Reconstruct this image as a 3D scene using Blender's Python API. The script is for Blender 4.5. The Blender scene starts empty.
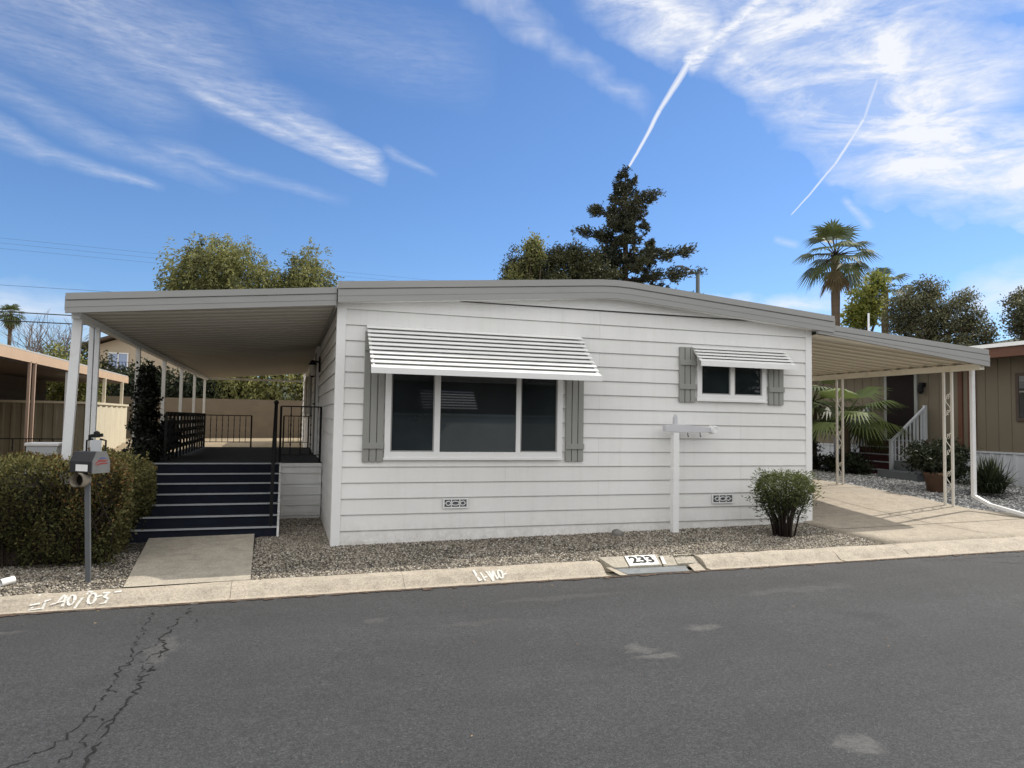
import bpy, math, random
import numpy as np
from mathutils import Vector, Matrix
random.seed(7); rng = np.random.default_rng(7)
scene = bpy.context.scene
COL = scene.collection
R = math.radians
def lerp(a, b, t): return a + (b - a) * t
def interp(x, pts): return float(np.interp(x, [p[0] for p in pts], [p[1] for p in pts]))

# ------------------------------------------------------------------ materials
def new_mat(name):
    m = bpy.data.materials.new(name); m.use_nodes = True
    nt = m.node_tree; nt.nodes.clear()
    out = nt.nodes.new('ShaderNodeOutputMaterial')
    b = nt.nodes.new('ShaderNodeBsdfPrincipled')
    nt.links.new(b.outputs[0], out.inputs[0])
    return m, nt, b
def N(nt, t, **kw):
    n = nt.nodes.new(t)
    for k, v in kw.items():
        if k in n.inputs: n.inputs[k].default_value = v
        else: setattr(n, k, v)
    return n
def coords(nt, scale=(1, 1, 1), kind='Object'):
    tc = N(nt, 'ShaderNodeTexCoord'); mp = N(nt, 'ShaderNodeMapping')
    mp.inputs['Scale'].default_value = scale
    nt.links.new(tc.outputs[kind], mp.inputs[0]); return mp.outputs[0]
def noise(nt, vec, scale, detail=4, rough=.55, dist=0):
    n = N(nt, 'ShaderNodeTexNoise'); n.inputs['Scale'].default_value = scale
    n.inputs['Detail'].default_value = detail; n.inputs['Roughness'].default_value = rough
    n.inputs['Distortion'].default_value = dist
    nt.links.new(vec, n.inputs['Vector']); return n.outputs[0]
def ramp(nt, fac, stops):
    r = N(nt, 'ShaderNodeValToRGB'); el = r.color_ramp.elements
    while len(el) < len(stops): el.new(.5)
    for e, (p, c) in zip(el, stops):
        e.position = p; e.color = (c[0], c[1], c[2], 1) if hasattr(c, '__len__') else (c, c, c, 1)
    nt.links.new(fac, r.inputs[0]); return r.outputs[0]
def mixc(nt, fac, a, b, mode='MIX'):
    m = N(nt, 'ShaderNodeMix', data_type='RGBA', blend_type=mode)
    for i, v in ((0, fac), (6, a), (7, b)):
        if isinstance(v, (int, float)): m.inputs[i].default_value = v
        elif isinstance(v, (tuple, list)): m.inputs[i].default_value = (v[0], v[1], v[2], 1)
        else: nt.links.new(v, m.inputs[i])
    return m.outputs[2]
def mth(nt, op, a, b=None, c=None, clamp=False):
    m = N(nt, 'ShaderNodeMath', operation=op); m.use_clamp = clamp
    for i, v in enumerate((a, b, c)):
        if v is None: continue
        if isinstance(v, (int, float)): m.inputs[i].default_value = v
        else: nt.links.new(v, m.inputs[i])
    return m.outputs[0]
def bump(nt, b, h, strength=.3, dist=.01):
    bp = N(nt, 'ShaderNodeBump'); bp.inputs['Strength'].default_value = strength
    bp.inputs['Distance'].default_value = dist
    nt.links.new(h, bp.inputs['Height']); nt.links.new(bp.outputs[0], b.inputs['Normal'])
def paint(name, c, rough=.5, var=.12, scale=3, fine=60, bmp=.08, metal=0, dirt=None, stretch=(1, 1, 1)):
    m, nt, b = new_mat(name); v = coords(nt, stretch)
    n1 = noise(nt, v, scale, 6, .6); n2 = noise(nt, v, fine, 3, .6)
    lo = [x * (1 - var) for x in c]; hi = [min(1, x * (1 + var)) for x in c]
    col = ramp(nt, n1, [(.3, lo), (.7, hi)])
    col = mixc(nt, .25, col, mixc(nt, n2, lo, hi))
    if dirt:
        d = ramp(nt, noise(nt, v, scale * 2.3, 8, .7, .4), [(.52, 0), (.78, 1)])
        col = mixc(nt, mth(nt, 'MULTIPLY', d, dirt[3]), col, dirt[:3])
    nt.links.new(col, b.inputs['Base Color'])
    b.inputs['Roughness'].default_value = rough; b.inputs['Metallic'].default_value = metal; b.inputs['Specular IOR Level'].default_value = .32
    bump(nt, b, n2, bmp, .004)
    return m
def foliage(name, dark, light, transl=.25, rough=.55):
    m, nt, b = new_mat(name)
    a = N(nt, 'ShaderNodeAttribute', attribute_name='tint')
    col = ramp(nt, a.outputs['Fac'], [(0, dark), (1, light)])
    nt.links.new(col, b.inputs['Base Color']); b.inputs['Roughness'].default_value = rough
    b.inputs['Specular IOR Level'].default_value = .3
    tr = N(nt, 'ShaderNodeBsdfTranslucent'); nt.links.new(col, tr.inputs[0])
    mx = N(nt, 'ShaderNodeMixShader'); mx.inputs[0].default_value = transl
    out = [n for n in nt.nodes if n.type == 'OUTPUT_MATERIAL'][0]
    nt.links.new(b.outputs[0], mx.inputs[1]); nt.links.new(tr.outputs[0], mx.inputs[2]); nt.links.new(mx.outputs[0], out.inputs[0])
    return m
def tinted(name, stops, rough=.9):
    m, nt, b = new_mat(name); a = N(nt, 'ShaderNodeAttribute', attribute_name='tint')
    nt.links.new(ramp(nt, a.outputs['Fac'], stops), b.inputs['Base Color']); b.inputs['Roughness'].default_value = rough
    return m

M = {}
def m_siding():
    m, nt, b = new_mat('white_siding_paint'); tc = N(nt, 'ShaderNodeTexCoord'); v = tc.outputs['Object']
    mp = N(nt, 'ShaderNodeMapping'); mp.inputs['Rotation'].default_value = (R(-90), 0, 0); mp.inputs['Location'].default_value = (0, -.1, 0); nt.links.new(v, mp.inputs[0])
    br = N(nt, 'ShaderNodeTexBrick'); nt.links.new(mp.outputs[0], br.inputs['Vector']); br.offset = .37; br.offset_frequency = 3
    for k, q in (('Scale', 1), ('Brick Width', 3.66), ('Row Height', .1977), ('Mortar Size', .0016), ('Bias', 0)): br.inputs[k].default_value = q
    br.inputs['Color1'].default_value = (.815, .81, .79, 1); br.inputs['Color2'].default_value = (.86, .855, .84, 1); br.inputs['Mortar'].default_value = (.52, .52, .51, 1)
    vs = N(nt, 'ShaderNodeMapping'); vs.inputs['Scale'].default_value = (7, 7, .35); nt.links.new(v, vs.inputs[0])
    st = ramp(nt, noise(nt, vs.outputs[0], 1.4, 8, .7), [(.50, 0), (.80, 1)])
    col = mixc(nt, mth(nt, 'MULTIPLY', st, .22), br.outputs[0], (.56, .54, .49))
    cl_ = ramp(nt, noise(nt, v, .8, 8, .65), [(.35, .94), (.65, 1.03)]); col = mixc(nt, 1, col, cl_, 'MULTIPLY')
    sx = N(nt, 'ShaderNodeSeparateXYZ'); nt.links.new(v, sx.inputs[0])
    low = mth(nt, 'SUBTRACT', 1, mth(nt, 'DIVIDE', mth(nt, 'ADD', sx.outputs[2], .1), .45), clamp=True)
    sp = ramp(nt, noise(nt, v, 9, 8, .75), [(.38, 0), (.66, 1)])
    col = mixc(nt, mth(nt, 'MULTIPLY', mth(nt, 'MULTIPLY', mth(nt, 'MULTIPLY', low, low), sp), .75), col, (.40, .355, .295))
    nt.links.new(col, b.inputs['Base Color']); b.inputs['Roughness'].default_value = .55
    bump(nt, b, mth(nt, 'ADD', mth(nt, 'MULTIPLY', noise(nt, v, 2.2, 3), 4), noise(nt, vs.outputs[0], 12, 4)), .12, .006); return m
M['siding'] = m_siding()
M['trim'] = paint('white_trim_paint', (.86, .86, .85), .45, .03, 2, 50, .04, dirt=(.5, .5, .47, .15))
M['fascia'] = paint('grey_fascia_metal', (.335, .335, .328), .45, .06, 1.2, 30, .03, dirt=(.25, .24, .22, .25), stretch=(.4, 1, 3))
M['shutter'] = paint('grey_shutter_paint', (.315, .315, .295), .6, .10, 4, 60, .15, stretch=(1, 1, .3))
M['awning'] = paint('white_awning_metal', (.86, .86, .845), .4, .04, 2, 40, .03, dirt=(.4, .38, .34, .2))
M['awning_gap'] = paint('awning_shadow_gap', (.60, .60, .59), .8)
M['panel'] = paint('cream_roof_panel', (.84, .80, .69), .45, .08, 1.5, 30, .03, dirt=(.42, .34, .24, .5))
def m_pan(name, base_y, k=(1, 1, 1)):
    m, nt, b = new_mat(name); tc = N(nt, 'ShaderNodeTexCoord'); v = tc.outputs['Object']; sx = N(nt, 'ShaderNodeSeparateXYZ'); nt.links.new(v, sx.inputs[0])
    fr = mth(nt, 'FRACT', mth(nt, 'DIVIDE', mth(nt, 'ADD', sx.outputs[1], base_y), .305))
    col = ramp(nt, fr, [(0, (.50, .44, .34)), (.05, (.90, .87, .78)), (.70, (.90, .87, .78)), (.76, (.40, .34, .25)), (.80, (.78, .72, .60)), (.95, (.76, .70, .58)), (1, (.50, .44, .34))])  # tan rib stripes, with dark lines painted in for shade at the rib edges
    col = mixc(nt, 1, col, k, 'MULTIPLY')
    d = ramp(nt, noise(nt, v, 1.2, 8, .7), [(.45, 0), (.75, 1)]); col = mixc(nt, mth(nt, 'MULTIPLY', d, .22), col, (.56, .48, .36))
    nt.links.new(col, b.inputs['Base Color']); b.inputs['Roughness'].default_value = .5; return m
M['postw'] = paint('white_post_paint', (.76, .77, .78), .45, .05, 3, 40, .04, dirt=(.4, .37, .3, .3))
M['postc'] = paint('cream_post_paint', (.74, .72, .66), .45, .06, 3, 40, .04, dirt=(.36, .26, .17, .4))
M['black'] = paint('black_iron', (.008, .008, .0085), .75, .2, 5, 60, .05)
M['carpet'] = paint('navy_step_carpet', (.012, .016, .028), .95, .25, 6, 150, .3)
M['deck'] = paint('grey_deck_carpet', (.030, .033, .038), .95, .2, 3, 150, .3)
M['nosing'] = paint('grey_step_nosing', (.42, .44, .46), .5, .1, 6, 60, .05)
M['door'] = paint('dark_grey_door', (.035, .035, .034), .5)
M['brown'] = paint('brown_siding', (.085, .062, .048), .7, .15, 2, 40, .1)
M['tanfascia'] = paint('tan_fascia', (.50, .36, .25), .6, .08, 2, 40, .05)
M['tanpost'] = paint('tan_post', (.42, .30, .23), .6, .1, 3, 40, .05)
M['shed'] = paint('cream_shed_metal', (.62, .56, .43), .5, .06, 2, 40, .04, dirt=(.35, .3, .22, .3))
M['tanwall'] = paint('tan_wall_panel', (.175, .145, .103), .7, .08, 1.5, 50, .08, stretch=(1, 1, .3))
M['redbrown'] = paint('redbrown_board', (.13, .058, .035), .6, .15, 3, 50, .1)
M['skirt'] = paint('white_skirting', (.54, .56, .58), .5, .06, 2, 40, .04)
M['redstep'] = paint('dark_red_step', (.075, .022, .022), .8, .2, 5, 60, .1)
M['beige'] = paint('beige_stucco', (.50, .42, .32), .9, .06, 1, 40, .15)
M['roofgrey'] = paint('grey_roof_sheet', (.42, .42, .41), .6, .1, 1, 20, .05)
M['terracotta'] = paint('terracotta', (.19, .115, .075), .8, .15, 6, 60, .1)
M['bark'] = paint('grey_brown_bark', (.075, .055, .04), .95, .35, 4, 40, .8, stretch=(1, 1, .25))
M['palmbark'] = paint('palm_bark', (.085, .062, .043), .95, .3, 3, 20, .8, stretch=(.4, .4, 3))
M['darkstem'] = paint('dark_stem', (.03, .022, .018), .9, .3, 6, 40, .4)
M['steel'] = paint('galvanised_pole', (.13, .14, .15), .45, .1, 3, 40, .05, metal=.3)
M['wire'] = paint('black_cable', (.03, .03, .035), .6)
M['boxblack'] = paint('black_mailbox_metal', (.016, .017, .022), .4, .2, 6, 80, .05)
M['boxgrey'] = paint('silver_mailbox_door', (.15, .155, .16), .55, .15, 8, 80, .05, metal=.25)
M['label'] = paint('white_label', (.80, .80, .80), .5, .04)
M['red'] = paint('red_emblem', (.20, .035, .032), .5, .1)
M['blue'] = paint('blue_emblem', (.05, .07, .22), .5, .1)
M['tube'] = paint('cream_paper_tube', (.36, .32, .26), .5, .12, 6, 50, .05)
M['void'] = paint('dark_interior', (.02, .016, .014), .9)
M['number_white'] = paint('white_kerb_paint', (.82, .82, .80), .7, .08, 9, 90, .2, dirt=(.45, .4, .33, .5))
M['number_black'] = paint('black_kerb_paint', (.02, .02, .02), .7, .2, 9, 90, .1)
M['spray'] = paint('white_spray_paint', (.85, .85, .84), .8, .08, 14, 120, .2, dirt=(.5, .45, .36, .7))
def m_spray():
    m, nt, b = new_mat('worn_spray_paint'); v = coords(nt); b.inputs['Base Color'].default_value = (.70, .685, .64, 1); b.inputs['Roughness'].default_value = .85
    tr = N(nt, 'ShaderNodeBsdfTransparent'); mx = N(nt, 'ShaderNodeMixShader'); out = [n for n in nt.nodes if n.type == 'OUTPUT_MATERIAL'][0]
    nt.links.new(ramp(nt, noise(nt, v, 45, 6, .8), [(.34, .25), (.48, .97)]), mx.inputs[0]); nt.links.new(tr.outputs[0], mx.inputs[1]); nt.links.new(b.outputs[0], mx.inputs[2]); nt.links.new(mx.outputs[0], out.inputs[0]); return m
M['spray'] = m_spray()
M['plate'] = paint('worn_steel_plate', (.25, .27, .28), .45, .25, 5, 60, .2, metal=.35, dirt=(.10, .10, .10, .6))
M['armgrey'] = paint('shaded_white_wood', (.60, .60, .63), .5, .06)  # white wood greyed to carry the arm's shading; the finial shares it
M['pole'] = paint('dull_green_pole', (.075, .09, .09), .85, .1)
M['litter'] = paint('brown_gutter_litter', (.085, .06, .045), .95, .5, 14, 90, .5)
M['rock'] = paint('grey_rock', (.20, .19, .175), .9, .3, 9, 40, .8)
M['lampglass'] = paint('frosted_lamp_glass', (.55, .52, .45), .2)
M['curtain'] = paint('pale_blue_window', (.34, .42, .60), .15, .1)
def m_glass(name='dark_window_glass', ior=1.7, spec=.9):
    m, nt, b = new_mat(name); v = coords(nt)
    col = ramp(nt, noise(nt, v, 1.1, 3), [(.35, (.010, .013, .0145)), (.7, (.022, .029, .031))])
    nt.links.new(col, b.inputs['Base Color']); b.inputs['Roughness'].default_value = .02
    b.inputs['Specular IOR Level'].default_value = spec; b.inputs['IOR'].default_value = ior
    bump(nt, b, noise(nt, v, .9, 1), .03, .02); return m
M['glass'] = m_glass(); M['glass_screen'] = m_glass('screened_window_glass', 1.45, .6)
def m_concrete(name, c, bright=1.0):
    m, nt, b = new_mat(name); v = coords(nt)
    n1 = noise(nt, v, .9, 8, .65, .3); n2 = noise(nt, v, 7, 8, .7); n3 = noise(nt, v, 140, 3, .7)
    col = ramp(nt, n1, [(.28, [x * .72 for x in c]), (.5, c), (.72, [x * 1.18 for x in c])])
    stain = ramp(nt, noise(nt, v, 2.6, 10, .75, 1.2), [(.48, 0), (.70, 1)])
    col = mixc(nt, mth(nt, 'MULTIPLY', stain, .68), col, [c[0] * .50, c[1] * .48, c[2] * .46])
    col = mixc(nt, .6, col, ramp(nt, n2, [(.3, [x * .62 for x in c]), (.5, c), (.72, [x * 1.25 for x in c])]))
    sp = ramp(nt, noise(nt, v, 55, 5, .8), [(.34, .45), (.5, 1.0), (.7, 1.35)])
    col = mixc(nt, .75, col, sp, 'MULTIPLY')
    pit = ramp(nt, noise(nt, v, 18, 6, .8), [(.62, 0), (.70, 1)])
    col = mixc(nt, mth(nt, 'MULTIPLY', pit, .55), col, [x * .35 for x in c])
    nt.links.new(col, b.inputs['Base Color']); b.inputs['Roughness'].default_value = .9
    bump(nt, b, mth(nt, 'ADD', n3, mth(nt, 'MULTIPLY', n2, 1.5)), .35, .006); return m
M['concrete'] = m_concrete('weathered_concrete', (.39, .34, .27))
M['kerb'] = m_concrete('kerb_concrete', (.42, .37, .30))
M['slab'] = m_concrete('kerb_slab_concrete', (.40, .365, .30))
M['path'] = m_concrete('path_concrete', (.40, .36, .295))
def m_asphalt():
    m, nt, b = new_mat('asphalt'); v = coords(nt)
    n1 = noise(nt, v, .35, 8, .6, .5); n3 = noise(nt, v, 95, 4, .75); n4 = noise(nt, v, 260, 2, .7)
    vs = coords(nt, (.25, 1.6, 1)); n2 = noise(nt, vs, 1.3, 8, .65, .4)
    c = (.0445, .046, .049)
    col = ramp(nt, n1, [(.3, [x * .9 for x in c]), (.7, [x * 1.07 for x in c])])
    col = mixc(nt, .4, col, mixc(nt, n2, [x * .86 for x in c], [x * 1.1 for x in c]))
    sp = ramp(nt, n3, [(.30, .35), (.5, 1.0), (.68, 2.1)])
    col = mixc(nt, .9, col, sp, 'MULTIPLY')
    sp3 = ramp(nt, noise(nt, v, 38, 5, .8), [(.34, .55), (.5, 1.0), (.66, 1.5)]); col = mixc(nt, .8, col, sp3, 'MULTIPLY')
    blot = ramp(nt, noise(nt, v, 1.7, 10, .7, 1.0), [(.40, .93), (.62, 1.06)]); col = mixc(nt, 1, col, blot, 'MULTIPLY')
    sp2 = ramp(nt, n4, [(.60, 0), (.75, 1)])
    col = mixc(nt, mth(nt, 'MULTIPLY', sp2, .3), col, (.13, .128, .12))
    band = ramp(nt, noise(nt, coords(nt, (.06, .9, 1)), 1.1, 5, .6, .3), [(.36, .88), (.64, 1.08)]); col = mixc(nt, 1, col, band, 'MULTIPLY')
    oil = ramp(nt, noise(nt, v, .9, 4, .5, .2), [(.66, 0), (.74, 1)]); col = mixc(nt, mth(nt, 'MULTIPLY', oil, .35), col, (.016, .016, .017))
    # worn pale scuffs lying on the road surface
    vn = N(nt, 'ShaderNodeVectorMath', operation='ADD')
    wob = N(nt, 'ShaderNodeTexNoise'); wob.inputs['Scale'].default_value = 5; wob.inputs['Detail'].default_value = 5; nt.links.new(v, wob.inputs['Vector'])
    wsc = N(nt, 'ShaderNodeVectorMath', operation='SCALE'); wsc.inputs[3].default_value = .32; nt.links.new(wob.outputs['Color'], wsc.inputs[0])
    nt.links.new(v, vn.inputs[0]); nt.links.new(wsc.outputs[0], vn.inputs[1])
    sx = N(nt, 'ShaderNodeSeparateXYZ'); nt.links.new(vn.outputs[0], sx.inputs[0])
    tot = None
    for (x, y, rx, ry, k) in SCUFFS:
        dx = mth(nt, 'DIVIDE', mth(nt, 'SUBTRACT', sx.outputs[0], x + .16), rx); dy = mth(nt, 'DIVIDE', mth(nt, 'SUBTRACT', sx.outputs[1], y + .16), ry)
        d = mth(nt, 'SQRT', mth(nt, 'ADD', mth(nt, 'MULTIPLY', dx, dx), mth(nt, 'MULTIPLY', dy, dy)))
        k_ = mth(nt, 'MULTIPLY', mth(nt, 'MULTIPLY', mth(nt, 'SUBTRACT', 1.15, d), 2.2, clamp=True), k)
        tot = k_ if tot is None else mth(nt, 'MAXIMUM', tot, k_)
    tot = mth(nt, 'MULTIPLY', tot, ramp(nt, noise(nt, v, 30, 5, .7), [(.35, .3), (.65, 1)]), clamp=True)
    col = mixc(nt, tot, col, (.16, .155, .148))
    nt.links.new(col, b.inputs['Base Color']); b.inputs['Roughness'].default_value = .82
    b.inputs['Specular IOR Level'].default_value = .35
    bump(nt, b, mth(nt, 'ADD', n3, n4), .6, .006); return m
SCUFFS = [(2.77, -3.88, .19, .10, .6), (2.0, -4.22, .09, .11, .5), (2.03, -4.42, .18, .06, .6), (2.36, -6.0, .12, .12, .6), (-1.44, -3.2, .10, .35, .3), (1.0, -3.2, .4, .05, .15),
          (4.4, -3.0, .7, .10, .25), (-3.0, -2.4, .5, .08, .4), (0.2, -2.9, .12, .1, .3), (2.0, -2.6, .7, .08, .2)]
M['asphalt'] = m_asphalt()
M['crack'] = paint('crack_tar', (.012, .012, .012), .95)
def m_gravel(name, stops, sc):
    m, nt, b = new_mat(name); v = coords(nt)
    vo = N(nt, 'ShaderNodeTexVoronoi'); vo.inputs['Scale'].default_value = sc; nt.links.new(v, vo.inputs['Vector'])
    s = N(nt, 'ShaderNodeSeparateColor'); nt.links.new(vo.outputs['Color'], s.inputs[0])
    col = ramp(nt, s.outputs[0], stops)
    dk = ramp(nt, vo.outputs['Distance'], [(.15, 1.0), (.62, .18)])
    col = mixc(nt, 1, col, dk, 'MULTIPLY')
    nt.links.new(col, b.inputs['Base Color']); b.inputs['Roughness'].default_value = .95
    inv = mth(nt, 'SUBTRACT', 1, vo.outputs['Distance']); bump(nt, b, inv, 1.0, .02); return m
GST = [(0, (.055, .046, .038)), (.25, (.15, .128, .10)), (.5, (.255, .22, .17)), (.8, (.37, .33, .27)), (.95, (.46, .43, .38)), (1, (.60, .58, .54))]
WST = [(0, (.26, .255, .245)), (.5, (.46, .455, .44)), (1, (.72, .72, .70))]
M['gravel'] = m_gravel('mixed_gravel', GST, 42)
M['wgravel'] = m_gravel('white_gravel', WST, 26)
M['gstone'] = tinted('gravel_stone', GST); M['wstone'] = tinted('white_stone', WST)
def m_dirt():
    m, nt, b = new_mat('dry_earth'); v = coords(nt); n1 = noise(nt, v, .6, 10, .7); n2 = noise(nt, v, 25, 6, .7)
    col = mixc(nt, .4, ramp(nt, n1, [(.3, (.20, .15, .095)), (.7, (.36, .29, .19))]), ramp(nt, n2, [(.3, (.14, .10, .06)), (.7, (.42, .35, .24))]))
    nt.links.new(col, b.inputs['Base Color']); b.inputs['Roughness'].default_value = 1; bump(nt, b, n2, .6, .03); return m
M['dirt'] = m_dirt()
def m_block():
    m, nt, b = new_mat('concrete_block_wall'); tc = N(nt, 'ShaderNodeTexCoord')
    mp = N(nt, 'ShaderNodeMapping'); mp.inputs['Rotation'].default_value = (R(90), 0, 0); nt.links.new(tc.outputs['Object'], mp.inputs[0])
    br = N(nt, 'ShaderNodeTexBrick'); nt.links.new(mp.outputs[0], br.inputs['Vector'])
    br.inputs['Scale'].default_value = 1; br.inputs['Brick Width'].default_value = .4; br.inputs['Row Height'].default_value = .2; br.inputs['Mortar Size'].default_value = .008
    br.inputs['Color1'].default_value = (.125, .10, .07, 1); br.inputs['Color2'].default_value = (.15, .12, .083, 1); br.inputs['Mortar'].default_value = (.13, .105, .075, 1)
    col = mixc(nt, .35, br.outputs[0], mixc(nt, noise(nt, tc.outputs['Object'], 3, 8), (.11, .085, .055), (.22, .175, .125)))
    nt.links.new(col, b.inputs['Base Color']); b.inputs['Roughness'].default_value = .95; bump(nt, b, br.outputs['Fac'], -.3, .01); return m
M['block'] = m_block()
def m_hill():
    m, nt, b = new_mat('hill_scrub'); v = coords(nt); n1 = noise(nt, v, .06, 12, .75)
    nt.links.new(ramp(nt, n1, [(.35, (.03, .042, .03)), (.65, (.085, .10, .065))]), b.inputs['Base Color']); b.inputs['Roughness'].default_value = 1
    bump(nt, b, n1, 1, 3); return m
M['hill'] = m_hill()
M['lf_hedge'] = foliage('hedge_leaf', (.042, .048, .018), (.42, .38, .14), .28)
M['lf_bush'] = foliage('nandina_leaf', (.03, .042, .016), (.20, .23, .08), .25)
M['lf_vine'] = foliage('vine_leaf', (.004, .006, .004), (.018, .022, .012), .08)
M['lf_pepper'] = foliage('pepper_tree_leaf', (.036, .048, .018), (.34, .34, .125), .35)
M['lf_pine'] = foliage('conifer_needle', (.016, .023, .014), (.115, .115, .065), .12)
M['lf_broad'] = foliage('broadleaf', (.012, .018, .009), (.11, .11, .045), .15)
M['lf_olive'] = foliage('olive_leaf', (.028, .032, .017), (.20, .20, .11), .25)
M['lf_yellow'] = foliage('yellow_green_leaf', (.08, .11, .02), (.42, .43, .10), .35)
M['lf_palm'] = foliage('palm_leaf', (.018, .030, .012), (.13, .155, .052), .22)
M['lf_fan'] = foliage('fan_palm_leaf', (.07, .10, .025), (.19, .235, .075), .3)
M['lf_dark'] = foliage('dark_shrub_leaf', (.010, .015, .008), (.06, .075, .035), .15)
M['lf_shrub'] = foliage('bright_shrub_leaf', (.05, .065, .015), (.30, .30, .09), .3)
M['lf_deadpalm'] = foliage('dry_palm_leaf', (.10, .075, .04), (.26, .20, .11), .15)

# ------------------------------------------------------------------ mesh helpers
class MB:
    def __init__(s): s.v = []; s.f = []
    def add(s, vs, fs):
        o = len(s.v); s.v += [tuple(v) for v in vs]; s.f += [tuple(i + o for i in f) for f in fs]; return s
    def box(s, x0, x1, y0, y1, z0, z1):
        return s.add([(x0, y0, z0), (x1, y0, z0), (x1, y1, z0), (x0, y1, z0), (x0, y0, z1), (x1, y0, z1), (x1, y1, z1), (x0, y1, z1)],
                     [(0, 3, 2, 1), (4, 5, 6, 7), (0, 1, 5, 4), (1, 2, 6, 5), (2, 3, 7, 6), (3, 0, 4, 7)])
    def bar(s, a, b, w, h=None, up=(0, 0, 1)):
        h = h or w; a = Vector(a); b = Vector(b); d = (b - a).normalized(); u = Vector(up)
        if abs(d.dot(u)) > .98: u = Vector((0, 1, 0))
        x = d.cross(u).normalized(); y = x.cross(d).normalized()
        q = [x * sx * w / 2 + y * sy * h / 2 for sx, sy in ((-1, -1), (1, -1), (1, 1), (-1, 1))]
        return s.add([a + k for k in q] + [b + k for k in q], [(3, 2, 1, 0), (4, 5, 6, 7)] + [(i, (i + 1) % 4, 4 + (i + 1) % 4, 4 + i) for i in range(4)])
    def tube(s, pts, rad, n=8, cap=True):
        pts = [Vector(p) for p in pts]; rr = rad if hasattr(rad, '__len__') else [rad] * len(pts)
        rings = []; px = None
        for i, p in enumerate(pts):
            d = (pts[min(i + 1, len(pts) - 1)] - pts[max(i - 1, 0)])
            d = d.normalized() if d.length > 1e-9 else Vector((0, 0, 1))
            if px is None:
                px = d.orthogonal().normalized()
            else:
                px = (px - d * px.dot(d)); px = px.normalized() if px.length > 1e-6 else d.orthogonal().normalized()
            py = d.cross(px)
            rings.append([p + (px * math.cos(2 * math.pi * k / n) + py * math.sin(2 * math.pi * k / n)) * rr[i] for k in range(n)])
        fs = []
        for i in range(len(pts) - 1):
            for k in range(n): fs.append((i * n + k, i * n + (k + 1) % n, (i + 1) * n + (k + 1) % n, (i + 1) * n + k))
        if cap: fs += [tuple(range(n - 1, -1, -1)), tuple((len(pts) - 1) * n + k for k in range(n))]
        return s.add([v for r in rings for v in r], fs)
    def prism(s, poly, axis, a, b):
        """poly of 2D points extruded along axis 'x','y','z' from a to b"""
        def P(p, t): return {'x': (t, p[0], p[1]), 'y': (p[0], t, p[1]), 'z': (p[0], p[1], t)}[axis]
        n = len(poly)
        return s.add([P(p, a) for p in poly] + [P(p, b) for p in poly],
                     [tuple(range(n - 1, -1, -1)), tuple(range(n, 2 * n))] + [(i, (i + 1) % n, n + (i + 1) % n, n + i) for i in range(n)])
    def strip(s, prof, A, B):
        """open profile: list of vectors, swept from offset A to offset B"""
        A = Vector(A); B = Vector(B); n = len(prof)
        return s.add([Vector(p) + A for p in prof] + [Vector(p) + B for p in prof], [(i, i + 1, n + i + 1, n + i) for i in range(n - 1)])
    def lathe(s, prof, c, n=16):
        vs = []; fs = []
        for (r, z) in prof:
            for k in range(n): vs.append((c[0] + r * math.cos(2 * math.pi * k / n), c[1] + r * math.sin(2 * math.pi * k / n), c[2] + z))
        for i in range(len(prof) - 1):
            for k in range(n): fs.append((i * n + k, i * n + (k + 1) % n, (i + 1) * n + (k + 1) % n, (i + 1) * n + k))
        return s.add(vs, fs)
    def build(s, name, mat, parent=None, smooth=False, bevel=0):
        me = bpy.data.meshes.new(name); off = root_loc(parent) if parent else Vector((0, 0, 0))
        me.from_pydata([tuple(Vector(v) - off) for v in s.v], [], s.f); me.materials.append(mat)
        if smooth: me.polygons.foreach_set('use_smooth', [True] * len(me.polygons))
        me.update()
        return link(name, me, parent, bevel)
def link(name, me, parent=None, bevel=0):
    o = bpy.data.objects.new(name, me); COL.objects.link(o)
    if parent: o.parent = parent
    if bevel:
        b = o.modifiers.new('bevel', 'BEVEL'); b.width = bevel; b.segments = 2; b.limit_method = 'ANGLE'
    return o
def root_loc(o):
    v = Vector((0, 0, 0))
    while o: v += o.location; o = o.parent
    return v
def thing(name, label, cat, loc=(0, 0, 0), group=None):
    o = bpy.data.objects.new(name, None); COL.objects.link(o); o.location = loc; o.empty_display_size = .2
    o['label'] = label; o['category'] = cat
    if group: o['group'] = group
    return o
def tag(o, label, cat, group=None):
    o['label'] = label; o['category'] = cat
    if group: o['group'] = group
    return o
def struct(o): o['kind'] = 'structure'; return o
def stuff(o, label, cat): o['kind'] = 'stuff'; return tag(o, label, cat)

def np_mesh(name, verts, faces, mat, parent=None, tint=None, smooth=False):
    off = np.array(root_loc(parent)) if parent else np.zeros(3)
    me = bpy.data.meshes.new(name); verts = np.asarray(verts, np.float32) - off.astype(np.float32)
    nf, k = faces.shape
    me.vertices.add(len(verts)); me.vertices.foreach_set('co', verts.ravel())
    me.loops.add(nf * k); me.loops.foreach_set('vertex_index', faces.astype(np.int32).ravel())
    me.polygons.add(nf); me.polygons.foreach_set('loop_start', np.arange(0, nf * k, k, dtype=np.int32))
    me.polygons.foreach_set('loop_total', np.full(nf, k, np.int32))
    if smooth: me.polygons.foreach_set('use_smooth', np.ones(nf, bool))
    me.update(calc_edges=True); me.materials.append(mat)
    if tint is not None:
        a = me.attributes.new('tint', 'FLOAT', 'POINT'); a.data.foreach_set('value', np.clip(tint, 0, 1).astype(np.float32))
    return link(name, me, parent)
def unit(v): return v / np.maximum(np.linalg.norm(v, axis=1, keepdims=True), 1e-9)
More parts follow.
